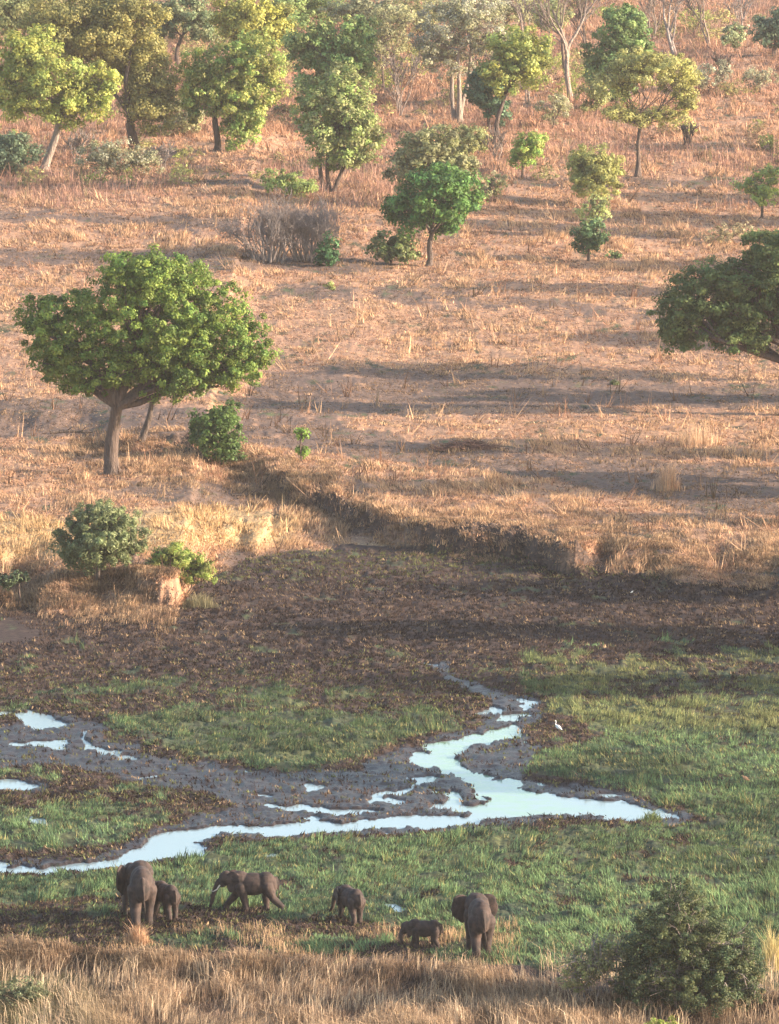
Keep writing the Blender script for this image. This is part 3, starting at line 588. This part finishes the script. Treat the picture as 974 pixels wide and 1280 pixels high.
tree(340, 120, [(320, 30, 40, 30), (350, 35, 24, 30), (300, 20, 34, 24)], 'bright yellow green tree top behind the drooping tree', col=(.22, .27, .04), col2=(.17, .22, .05), tw=9, leaf=.32, cr=1.0, name='bright_tree')
tree(55, 212, [(60, 110, 55, 36), (20, 80, 45, 34), (110, 115, 34, 26), (130, 100, 22, 20), (90, 135, 36, 22), (15, 125, 30, 20), (45, 60, 40, 26)], 'yellow green tree with a pale leaning trunk at the left edge', col=(.20, .20, .045), col2=(.13, .17, .045), tw=12, fork=(74, 152), leaf=.3, cr=.95, gap=.15, m=M_BARKP, name='leaning_tree', nbr=70)
tree(170, 190, [(130, 50, 70, 42), (180, 90, 42, 50), (90, 30, 60, 36), (190, 130, 32, 32), (160, 20, 50, 30)], 'huge dense olive brown tree behind the yellow green tree', col=(.16, .145, .045), col2=(.12, .12, .045), tw=16, leaf=.26, cr=1.2, gap=.02, name='dense_tree', jitter=.18)
tree(30, 95, [(10, 20, 40, 26), (50, 15, 36, 22)], 'mottled green tree in the top left corner', col=OL, col2=(.10, .12, .05), tw=10, leaf=.36, cr=1.0, gap=.2, name='mottled_tree')
tree(225, 90, [(225, 15, 34, 20), (250, 30, 26, 20), (205, 28, 20, 16)], 'dull olive tree at the top between the dense and the bright tree', col=(.11, .12, .06), col2=(.07, .10, .05), tw=8, leaf=.34, cr=.9, gap=.25, name='olive_tree')
tree(18, 220, [(18, 190, 30, 24), (-10, 195, 30, 28)], 'dark bluish bush under the leaning tree at the left edge', 'bush', 'dark_bush', (.07, .10, .06), GR, 5, leaf=.3, cr=.8)
tree(150, 218, [(150, 195, 38, 20), (120, 190, 28, 16), (185, 200, 24, 18)], 'sparse yellowish grey shrub below the dense olive tree', 'shrub', 'sparse_shrub', (.24, .21, .10), (.30, .20, .12), 4, leaf=.22, cr=.7, gap=.4, dens=.6, twigs=2)
tree(355, 248, [(350, 225, 24, 12), (375, 232, 22, 12)], 'low light green shrub just above the grey thicket', 'shrub', 'low_shrub', (.15, .19, .06), None, 3, leaf=.25, cr=.6, gap=.2)
tree(572, 152, [(575, 30, 55, 36), (545, 50, 30, 26), (610, 45, 26, 24), (560, 75, 36, 18), (590, 10, 45, 20)], 'tall pale stemmed tree with thin yellowish crown in the top centre', col=(.28, .26, .10), col2=(.30, .26, .14), tw=9, leaf=.24, cr=.8, dens=.45, gap=.35, stems=[(-5, (565, 80)), (2, (572, 60)), (8, (588, 70))], m=M_BARKP, nbr=120, twigs=2, name='pale_stemmed_tree')
tree(622, 168, [(645, 75, 40, 30), (625, 95, 30, 24), (665, 85, 24, 22), (650, 50, 36, 20)], 'yellow green tree right of the pale stemmed tree', col=(.21, .23, .05), col2=(.13, .17, .05), tw=7, leaf=.3, cr=.9, gap=.2, name='light_tree', m=M_BARKD)
tree(612, 166, [(605, 115, 24, 20), (620, 135, 18, 14), (598, 100, 16, 12)], 'small dark bluish green tree in front of the pale stems', col=(.05, .09, .05), tw=6, leaf=.3, cr=.7, name='small_dark_tree', m=M_BARKD)
tree(651, 224, [(660, 182, 20, 15), (650, 195, 16, 12), (672, 176, 12, 10)], 'little bright green tree alone right of centre, upper slope', col=(.11, .19, .04), col2=(.17, .23, .05), tw=4, leaf=.26, cr=.6, name='small_bright_tree')
bare_tree(714, 124, 150, 'tall leafless tree with a pale trunk left of the dark green crown', 8, 1, .5, M_BARKP, 3, 4, 'bare_tree', rmin=.05)
tree(770, 140, [(775, 45, 36, 30), (760, 75, 32, 28), (790, 70, 26, 28), (780, 20, 22, 14), (765, 105, 28, 18)], 'dark green tall tree behind the yellow flat topped tree', col=(.06, .11, .04), col2=(.11, .15, .05), tw=8, leaf=.32, cr=.9, name='dark_green_tree')
tree(797, 222, [(815, 88, 50, 20), (850, 100, 26, 24), (775, 100, 30, 20), (800, 75, 34, 14), (855, 125, 16, 18), (820, 145, 40, 12), (775, 140, 26, 12)], 'yellow flat topped tree with a forked trunk on the right slope', col=(.34, .30, .055), col2=(.28, .24, .07), tw=7, fork=(800, 158), leaf=.22, cr=.75, dens=.7, gap=.22, name='flat_topped_tree', nbr=90, twigs=1, m=M_BARK)
bare_tree(846, 70, 110, 'leafless dark tree spreading at the top right', 7, 2, .65, M_TWIG, 5, 4, rmin=.05)
tree(746, 256, [(745, 210, 32, 24), (745, 228, 30, 20), (735, 200, 22, 16)], 'round olive yellow bush tree on the right slope', col=(.22, .22, .06), col2=(.16, .18, .06), tw=5, leaf=.24, cr=.65, name='small_olive_tree', gap=.12)
tree(735, 326, [(738, 290, 24, 18), (735, 300, 20, 12)], 'small dark round tree below the olive yellow one', col=(.045, .09, .045), col2=(.08, .12, .045), tw=5, leaf=.24, cr=.6, name='small_round_tree', m=M_BARKD)
tree(742, 300, [(742, 264, 26, 14), (750, 252, 16, 10)], 'pale green feathery treetop over the small dark round tree', col=(.20, .23, .09), tw=4, leaf=.22, cr=.55, gap=.3, dens=.7, name='feathery_tree')
tree(770, 322, [(770, 317, 11, 5)], 'tiny flat green shrub right of the small dark round tree', 'shrub', 'low_shrub', (.09, .13, .05), None, 2, leaf=.24, cr=.35)
tree(952, 272, [(940, 228, 18, 13), (955, 240, 18, 14), (962, 218, 20, 14)], 'slender light green tree near the right edge above the big crown', col=(.18, .24, .05), col2=(.14, .18, .08), tw=4, leaf=.24, cr=.6, gap=.2, name='slender_tree')
tree(966, 70, [(962, 35, 22, 20), (985, 30, 26, 26)], 'dark green tree in the top right corner', col=(.07, .10, .06), tw=8, leaf=.32, cr=.8, name='corner_tree')
tree(920, 65, [(918, 42, 18, 13)], 'grey green small tree left of the top right corner', col=(.13, .15, .08), tw=4, leaf=.3, cr=.6, gap=.2, name='small_grey_tree')
bare_tree(905, 100, 42, 'leafless brown shrub below the grey green small tree', 4, 6, .6, M_BARKD, 7, 3, 'bare_shrub', 'shrub', rmin=.05)
tree(478, 120, [(475, 40, 40, 28), (500, 25, 30, 20), (460, 70, 24, 16)], 'thin sparse tree with faint green leaves between two green trees', col=(.17, .17, .08), col2=(.22, .18, .10), tw=4, leaf=.24, cr=.8, dens=.4, gap=.4, name='sparse_tree', twigs=2, nbr=60)
tree(608, 250, [(605, 235, 22, 14), (620, 222, 14, 10)], 'yellowish sparse shrub right of the single round tree', 'shrub', 'sparse_shrub', (.28, .24, .08), (.3, .2, .1), 2, leaf=.22, cr=.5, gap=.35, dens=.6)
tree(710, 40+60, [(690, 20, 24, 20)], 'small pale tree at the top left of the bare trunk', col=(.16, .17, .08), tw=5, leaf=.3, cr=.7, gap=.3, name='small_pale_tree')
tree(905, 305, [(900, 290, 26, 10), (925, 285, 18, 9)], 'faint grey green shrub above the big right crown', 'shrub', 'sparse_shrub', (.22, .19, .11), None, 2, leaf=.2, cr=.5, gap=.4, dens=.5)
tree(770, 480, [(770, 478, 9, 4)], 'tiny green weed tuft on the painted shadow band', 'shrub', 'weed_tuft', (.12, .14, .06), None, 1, leaf=.14, cr=.2)
tree(412, 362, [(412, 356, 9, 6)], 'tiny yellow green shrub below the small dark bush', 'shrub', 'weed_tuft', (.20, .22, .07), None, 1, leaf=.16, cr=.25, gap=.2)
tree(595, 20+75, [(560, 10, 30, 14)], 'grey green tree far up behind the pale stems', col=(.14, .15, .08), tw=5, leaf=.3, cr=.7, gap=.3, name='far_tree')
bare_tree(620, 118, 90, 'pinkish leafless tree behind the yellow green tree', 5, 3, .5, M_BARKP, 9, 4, rmin=.05)
bare_tree(500, 145, 80, 'pinkish bare sapling cluster below the sparse tree', 3, 6, .35, M_TWIG, 10, 3, 'bare_sapling', 'sapling', rmin=.04)
bare_tree(890, 60, 90, 'pale leafless tree right of the dark spreading one', 4, 2, .45, M_BARKP, 11, 4, rmin=.05)
bare_tree(655, 60, 80, 'pale leafless tree at the top edge above the yellow green tree', 5, 2, .45, M_BARKP, 12, 4, rmin=.05)
bare_tree(858, 185, 40, 'small dark dead stump shrub right of the flat topped tree', 4, 3, .5, M_BARKD, 13, 3, 'dead_shrub', 'shrub', rmin=.04)
bare_tree(95, 205, 50, 'thin grey bare shrub right of the pale leaning trunk', 3, 5, .5, M_TWIG, 14, 3, 'bare_shrub', 'shrub', rmin=.04)
tree(385, 30, [(385, 5, 50, 22), (350, 10, 30, 18)], 'pale green treetop at the top edge above the green tree', col=(.13, .17, .06), tw=6, leaf=.3, cr=.9, gap=.15, name='far_tree')
tree(450, 42, [(450, 8, 40, 18), (480, 14, 26, 14)], 'greyish treetop at the top edge above the sparse tree', col=(.15, .16, .09), tw=6, leaf=.3, cr=.9, gap=.25, name='far_tree')
tree(520, 60, [(520, 10, 34, 20), (535, 25, 20, 16)], 'dull yellowish treetop at the top edge left of the pale stems', col=(.22, .20, .09), tw=5, leaf=.26, cr=.8, gap=.3, dens=.6, name='far_tree')
tree(628, 40, [(628, 5, 36, 18), (650, 14, 24, 14)], 'pale yellow treetop at the top edge right of the pale stems', col=(.30, .27, .10), tw=5, leaf=.26, cr=.8, gap=.3, dens=.6, name='far_tree')
tree(590, 196, [(590, 172, 24, 16), (575, 180, 18, 12)], 'olive shrub below the small dark bluish tree', 'shrub', 'olive_shrub', (.17, .17, .07), PG, 3, leaf=.24, cr=.6, gap=.25)
tree(235, 170, [(232, 145, 24, 22), (215, 155, 18, 14)], 'pale green shrub left of the dark crooked trunk', 'shrub', 'pale_shrub', (.19, .21, .08), (.26, .22, .11), 3, leaf=.24, cr=.7, gap=.3, dens=.7)
tree(690, 160, [(690, 135, 20, 16), (702, 128, 14, 10)], 'sparse yellowish shrub beside the pale bare trunk', 'shrub', 'sparse_shrub', (.26, .23, .09), (.3, .2, .12), 3, leaf=.22, cr=.6, gap=.4, dens=.5)
tree(745, 150, [(740, 120, 18, 20), (750, 105, 14, 14)], 'olive shrub between the pale bare trunk and the flat topped tree', 'shrub', 'olive_shrub', (.16, .17, .07), None, 3, leaf=.26, cr=.65, gap=.3, dens=.7)
tree(885, 118, [(880, 95, 22, 14), (900, 88, 16, 12)], 'straw coloured sparse shrub above the dead stump shrub', 'shrub', 'sparse_shrub', (.32, .26, .13), None, 3, leaf=.22, cr=.6, gap=.4, dens=.5)
tree(950, 118, [(950, 96, 24, 12)], 'straw coloured low shrub below the top right corner tree', 'shrub', 'sparse_shrub', (.30, .24, .12), None, 3, leaf=.22, cr=.6, gap=.4, dens=.5)
for i, (px, py, hh, st) in enumerate([(470, 108, 70, 'left of the far grey treetop'), (660, 130, 60, 'below the yellow green tree'), (735, 60, 80, 'at the top beside the dark green tree'), (925, 40, 70, 'between the grey green tree and the corner tree'), (815, 50, 80, 'above the flat topped tree'), (400, 200, 45, 'beside the open tree stems'), (205, 215, 42, 'right of the sparse yellowish shrub'), (620, 200, 40, 'below the small dark bluish tree')]):
    bare_tree(px, py, hh, 'thin leafless sapling '+st, 3.5, 3, .5, (M_TWIG, M_BARKP, M_BARK)[i % 3], 30+i, 4, 'bare_sapling', 'sapling', rmin=.035)
# near bushes
tree(858, 1262, [(850, 1160, 60, 46), (895, 1195, 56, 46), (815, 1190, 48, 46), (860, 1210, 76, 38), (870, 1240, 78, 22), (800, 1238, 40, 20), (925, 1240, 36, 20), (850, 1125, 36, 26), (930, 1215, 32, 30), (800, 1220, 40, 26)], 'large dark green thorny bush in the near right corner', 'bush', 'thorny_bush', (.035, .055, .026), (.075, .085, .036), 8, leaf=.085, cr=.34, dens=.75, gap=.12,
     stems=[(-20, (830, 1215)), (0, (850, 1200)), (24, (890, 1210)), (-34, (800, 1230))], nbr=220, twigs=3, m=M_TWIG, jitter=.3)
tree(738, 1256, [(735, 1205, 34, 28), (760, 1190, 26, 24), (715, 1215, 24, 22)], 'thin yellow green bush left of the large thorny bush', 'bush', 'thin_bush', (.15, .17, .06), (.22, .19, .10), 4, leaf=.09, cr=.32, dens=.5, gap=.35, stems=[(-10, None), (0, None), (12, None)], nbr=90, twigs=3, m=M_TWIG)
tree(828, 1300, [(828, 1282, 26, 14), (815, 1288, 18, 10)], 'bright yellow green shrub top at the bottom edge', 'shrub', 'bright_shrub', (.20, .26, .04), (.15, .2, .04), 3, leaf=.09, cr=.25)
tree(25, 1268, [(25, 1240, 40, 18)], 'dark grey green low bush in the bottom left corner', 'bush', 'low_bush', (.07, .085, .045), (.11, .12, .06), 3, leaf=.09, cr=.3, dens=.7, gap=.2)
# unseen trees beyond the right edge, placed and sized to lay shadows across the ground
for i, (px, py, ht, wd) in enumerate([(1200, 305, 220, 110), (1260, 505, 190, 110), (1420, 575, 260, 130), (1330, 335, 170, 110), (1160, 655, 120, 80), (1250, 800, 300, 150), (1460, 870, 340, 160), (1300, 748, 250, 130), (1640, 720, 330, 160), (1340, 990, 340, 150), (1250, 255, 130, 80), (1600, 440, 230, 130), (1800, 820, 360, 190), (1230, 478, 240, 120), (1130, 604, 150, 80), (1520, 625, 320, 150), (1150, 372, 160, 90), (1110, 430, 110, 70), (1420, 280, 230, 130), (1290, 190, 150, 90)]):
    if py < 660: ht *= 1.25; wd *= 1.2
    tree(px, py, [(px, py-ht*.68, wd*.6, ht*.26), (px-wd*.4, py-ht*.6, wd*.4, ht*.2), (px+wd*.4, py-ht*.6, wd*.4, ht*.2)], 'green tree standing beyond the right edge of the view', col=MG, tw=14, leaf=.5, cr=1.2, nbr=20, name='outlying_tree', group='trees beyond the right edge')
# ------------------------------------------------------------ fallen branches and brush
def log(px, py, L, R, ang, label, seed):
    r = np.random.default_rng(seed); loc, s = spot(px, py); tb = Tubes(); a = math.radians(ang); d = np.array([math.cos(a), math.sin(a), 0]); P = curve(-d*L/2+[0, 0, R], d*L/2+[0, 0, R*1.2], r, .04, 9)
    tb.add(P, np.linspace(R, R*.5, 9), 8)
    for k in (3, 5, 6): tb.add(curve(P[k], P[k]+d*.4+np.array([0, .3*(-1)**k, .35]), r, .1, 4), np.linspace(R*.4, .02, 4), 5)
    o = tb.build('fallen_branch', M_BARKD); o.location = loc; tag(o, label, 'branch')
log(92, 543, 3.2, .14, 3, 'dark fallen branch on the ground left of the largest tree', 1)
log(305, 622, 1.6, .10, 10, 'short dark fallen branch below the bank edge', 2)
r_ = np.random.default_rng(8); loc, s = spot(582, 562); tb = Tubes()
for i in range(240):
    a = r_.uniform(0, 6.28); q = r_.random()**.6; p = np.array([math.cos(a)*q*2.1, math.sin(a)*q*1.0, .45*(1-q*q)]); e = p+np.array([r_.normal()*.5, r_.normal()*.3, r_.uniform(-.05, .3)]); tb.add(curve(p, e, r_, .1, 3), [.035, .028, .015], 4)
o = tb.build('brush_pile', bark('bark_reddish', (.12, .06, .045), (.26, .14, .10))); o.location = loc; tag(o, 'low heap of reddish brown dead brush on the terrace', 'brush pile')
# ------------------------------------------------------------ elephants
def ell(c, rad, rot=None, seg=20):
    u = np.linspace(0, 2*math.pi, seg, endpoint=False); v = np.linspace(0, math.pi, seg//2+1); V = [(0, 0, 1)]
    for t in v[1:-1]:
        for a in u: V.append((math.sin(t)*math.cos(a), math.sin(t)*math.sin(a), math.cos(t)))
    V.append((0, 0, -1)); V = np.array(V)*np.array(rad); 
    if rot is not None: V = V @ np.array(rot.to_3x3()).T
    V = V+np.array(c); Fc = []; n = len(v)-2
    for i in range(seg): Fc.append((0, 1+i, 1+(i+1) % seg))
    for k in range(n-1):
        for i in range(seg): a = 1+k*seg+i; b = 1+k*seg+(i+1) % seg; Fc.append((a, a+seg, b+seg)); Fc.append((a, b+seg, b))
    e = len(V)-1
    for i in range(seg): Fc.append((e, 1+(n-1)*seg+(i+1) % seg, 1+(n-1)*seg+i))
    return V, np.array(Fc)
def chain(pts, rads, k=6):
    P = np.array(pts, float); R = np.array(rads, float); out = []
    for i in range(len(P)-1):
        for t in np.linspace(0, 1, k, endpoint=False): rr = R[i]*(1-t)+R[i+1]*t; out.append(ell(P[i]*(1-t)+P[i+1]*t, (rr, rr, rr), seg=12))
    out.append(ell(P[-1], (R[-1],)*3, seg=12)); return out
def fused(name, parts, mt, parent, voxel):
    Vs = []; Fs = []; n = 0
    for V, Fc in parts: Vs.append(V); Fs.append(Fc+n); n += len(V)
    o = mk(name, np.concatenate(Vs), np.concatenate(Fs), mt)
    md = o.modifiers.new('r', 'REMESH'); md.mode = 'VOXEL'; md.voxel_size = voxel; sm = o.modifiers.new('s', 'SMOOTH'); sm.factor = .6; sm.iterations = 4
    dg = bpy.context.evaluated_depsgraph_get(); me = bpy.data.meshes.new_from_object(o.evaluated_get(dg)); o.modifiers.clear(); old = o.data; o.data = me; bpy.data.meshes.remove(old)
    me.polygons.foreach_set('use_smooth', np.ones(len(me.polygons), bool)); me.update()
    if not me.materials: me.materials.append(mt)
    o.parent = parent; return o
def elephant(px, py, Hm, yaw, label, legs=(0, 0, 0, 0), head=(0, 0, 0), trunk=None, ear=35, fat=1., tusks=True, name='elephant', calf=False, tail_sw=0.):
    """yaw: heading in degrees, 0 = +X (right in the photo), 90 = away from the camera"""
    loc, s = spot(px, py); root = empty(name, loc, label, 'elephant', None, math.radians(yaw)); S = Hm
    P = []
    P += [ell((0, 0, .665), (.46, .245*fat, .265)), ell((-.30, 0, .685), (.25, .235*fat, .275)), ell((.30, 0, .69), (.24, .215*fat, .28)), ell((.02, 0, .58), (.36, .235*fat, .21))]
    P += [ell((-.47, 0, .64), (.12, .16*fat, .22))]
    hx, hy, hz = .66+head[0], head[1], .80+head[2]
    P += chain([(.34, 0, .76), (hx-.08, hy*.8, hz-.02)], (.22, .165), 4)
    hs = 1.12 if calf else 1.0
    P += [ell((hx, hy, hz), (.165*hs, .135*hs, .175*hs)), ell((hx-.02, hy, hz+.10), (.11*hs, .105*hs, .10*hs)), ell((hx+.07, hy, hz-.10), (.115*hs, .105*hs, .12*hs))]
    yd = math.atan2(hy, .5)
    def hp(a, b, c): return (hx+a*math.cos(yd)-b*math.sin(yd), hy+a*math.sin(yd)+b*math.cos(yd), hz+c)
    tr = trunk or [(.12, 0, -.08), (.20, 0, -.24), (.22, 0, -.42), (.20, 0, -.58), (.23, 0, -.70), (.28, 0, -.74)]
    P += chain([hp(*t) for t in tr], [.088, .072, .058, .047, .038, .032][:len(tr)], 6)
    # legs: front pair then hind pair, each with a stride angle
    for i, (lx, sy) in enumerate(((.30, 1), (.30, -1), (-.36, 1), (-.36, -1))):
        sw = math.radians(legs[i]); y0 = .125*sy*fat; L = .62; kx = lx+math.sin(sw)*.30; fx = lx+math.sin(sw)*L; lift = (1-math.cos(sw))*L
        back = -.035 if i > 1 else .01
        P += chain([(lx, y0, .60), (kx+ (.03 if i > 1 else 0), y0*1.06, .33), (fx+back, y0*1.06, .12+.0*lift), (fx+back+.012, y0*1.06, .045)], (.145 if i < 2 else .155, .098, .074, .082), 6)
        P += [ell((fx+back+.02, y0*1.06, .035), (.088, .082, .04), seg=14)]
    # ears (thin, part of the one skin)
    for sy in (1, -1):
        e = math.radians(ear[0] if sy == 1 and isinstance(ear, tuple) else (ear[1] if isinstance(ear, tuple) else ear))
        cx, cy, cz_ = hp(-.05, sy*.11*hs, 0); es = (.85 if calf else 1.0)*(.92 if e > 1 else 1)
        # ear sweeps back from the cheek, opened outwards by e
        dx, dy = -math.cos(e), sy*math.sin(e)
        rot = Matrix(((dx, -dy, 0), (dy, dx, 0), (0, 0, 1)))
        P += [ell((cx+dx*.15*es, cy+dy*.15*es, cz_-.06), (.185*es, .024, .215*es), rot, 22), ell((cx+dx*.10*es, cy+dy*.10*es, cz_-.17), (.11*es, .022, .16*es), rot, 18), ell((cx+dx*.14*es, cy+dy*.14*es, cz_+.07), (.16*es, .026, .13*es), rot, 18)]
    P += chain([(-.55, 0, .80), (-.61, tail_sw*.3, .66), (-.615, tail_sw*.8, .46), (-.60, tail_sw, .34)], (.045, .024, .017, .02), 7)
    P = [(V*S, Fc) for V, Fc in P]
    fused('body', P, M_SKIN, root, .0135*S)
    if tusks:
        for sy in (1, -1):
            tb = Tubes(); tb.add([np.array(hp(*q))*S for q in ((.13, sy*.07, -.15), (.20, sy*.085, -.26), (.29, sy*.08, -.31), (.36, sy*.065, -.30))], np.array([.018, .015, .010, .004])*S, 8); tb.build('tusk', M_IVORY, root)
    # tail tuft
    rr = np.random.default_rng(4); n = 16; V, Fq, T = blades(np.full(n, -.60*S), np.full(n, tail_sw*S), np.full(n, .36*S), np.full(n, -.10*S), np.full(n, .02*S), np.tile((.03, .025, .02), (n, 1)), rr, 2, .15, .008*S); mk('tail_tuft', V, Fq, M_GRASS, tint=T, parent=root)
    return root
elephant(177, 1153, 2.70, 94, 'largest elephant seen from behind, left ear hanging, farthest left', legs=(14, -10, -8, 8), ear=(30, 16), head=(-.13, .16, -.09), trunk=[(.10, 0, -.08), (.17, .02, -.24), (.18, .03, -.42), (.16, .04, -.60), (.12, .05, -.72)], fat=.80, tail_sw=-.03)
elephant(208, 1149, 1.62, 118, 'calf half hidden at the right flank of the largest elephant', legs=(8, -6, -4, 6), ear=20, head=(-.05, .05, -.08), fat=.9, calf=True, tusks=False)
elephant(317, 1140, 1.85, 176, 'young elephant walking left in side view with trunk hanging forward', legs=(-14, 34, -30, 8), ear=12, head=(.02, 0, -.02), trunk=[(.14, 0, -.08), (.24, 0, -.24), (.30, 0, -.42), (.34, 0, -.60), (.38, 0, -.72)], fat=.95)
elephant(439, 1153, 1.62, 116, 'small dark elephant seen from behind, third from the left group', legs=(8, -8, -6, 10), ear=18, head=(-.06, .10, -.10), trunk=[(.12, 0, -.08), (.20, 0, -.22), (.25, 0, -.38), (.32, 0, -.50), (.40, 0, -.56)], fat=.95, tusks=False)
elephant(531, 1186, 1.32, 172, 'smallest calf with lowered head facing left beside the tall grass', legs=(-8, 10, -6, 12), ear=14, head=(-.04, 0, -.12), trunk=[(.12, 0, -.10), (.18, 0, -.24), (.18, 0, -.38), (.14, 0, -.50)], calf=True, tusks=False)
elephant(599, 1196, 2.56, 96, 'big elephant seen from behind with both ears spread wide, farthest right', legs=(10, -12, -6, 10), ear=(78, 86), head=(-.10, .03, -.06), fat=.76, tail_sw=-.04)
# ------------------------------------------------------------ birds
def bird(px, py, h, yaw, label, body, legm, name, longneck=True):
    loc, s = spot(px, py); root = empty(name, loc, label, 'bird', None, math.radians(yaw)); lg = .36 if longneck else .30
    P = [ell((0, 0, lg+.18), (.23, .10, .13), Matrix.Rotation(math.radians(-28), 3, 'Y')), ell((-.18, 0, lg+.08), (.14, .05, .05), Matrix.Rotation(math.radians(-30), 3, 'Y'))]
    P += chain([(.14, 0, lg+.26), (.22, 0, lg+.38), (.17, 0, lg+.50), (.22, 0, lg+.60)], (.055, .035, .03, .04), 6) if longneck else chain([(.12, 0, lg+.24), (.20, 0, lg+.36)], (.06, .055), 5)
    top = (.22, 0, lg+.60) if longneck else (.20, 0, lg+.36)
    fused('body', [(V*h, Fc) for V, Fc in P], body, root, .016*h)
    tb = Tubes(); tb.add(np.array([(top[0]+.03, 0, top[2]), (top[0]+.11, 0, top[2]-.01), (top[0]+.18, 0, top[2]-.03)])*h, np.array([.018, .012, .003])*h, 6); tb.build('beak', M_BEAK, root)
    for sy in (.05, -.05):
        tb = Tubes(); tb.add(np.array([(0, sy, lg+.12), (-.02, sy, lg*.5), (.0, sy, 0), (.07, sy, .0)])*h, np.array([.016, .012, .012, .008])*h, 5); tb.build('leg', legm, root)
bird(698, 918, .78, 150, 'white egret standing on the bank right of the stream', M_FEATH, M_DARK, 'egret')
bird(932, 984, .75, 200, 'tawny and white wading bird in the green marsh at the right', M_TAWNY, M_DARK, 'wading_bird', False)
bird(790, 746, .34, 20, 'tiny white bird on the dark flood plain below the right bank', M_FEATH, M_DARK, 'small_bird', False)
# ------------------------------------------------------------ the hazy evening air
def haze():
    V = np.array([[x, y, z] for x in (-420, 420) for y in (-60, 1150) for z in (-60, 75)], float)
    Fq = np.array([[0, 1, 3, 2], [4, 6, 7, 5], [0, 4, 5, 1], [2, 3, 7, 6], [0, 2, 6, 4], [1, 5, 7, 3]])
    m = bpy.data.materials.new('haze_air'); m.use_nodes = True; nt = m.node_tree; nt.nodes.clear()
    o_ = nt.nodes.new('ShaderNodeOutputMaterial'); v = nt.nodes.new('ShaderNodeVolumePrincipled'); v.inputs['Color'].default_value = (.95, .90, .87, 1); v.inputs['Density'].default_value = .00008
    v.inputs['Anisotropy'].default_value = .2
    nt.links.new(v.outputs[0], o_.inputs['Volume']); o = mk('haze', V, Fq, m); tag(o, kind='stuff')
haze()
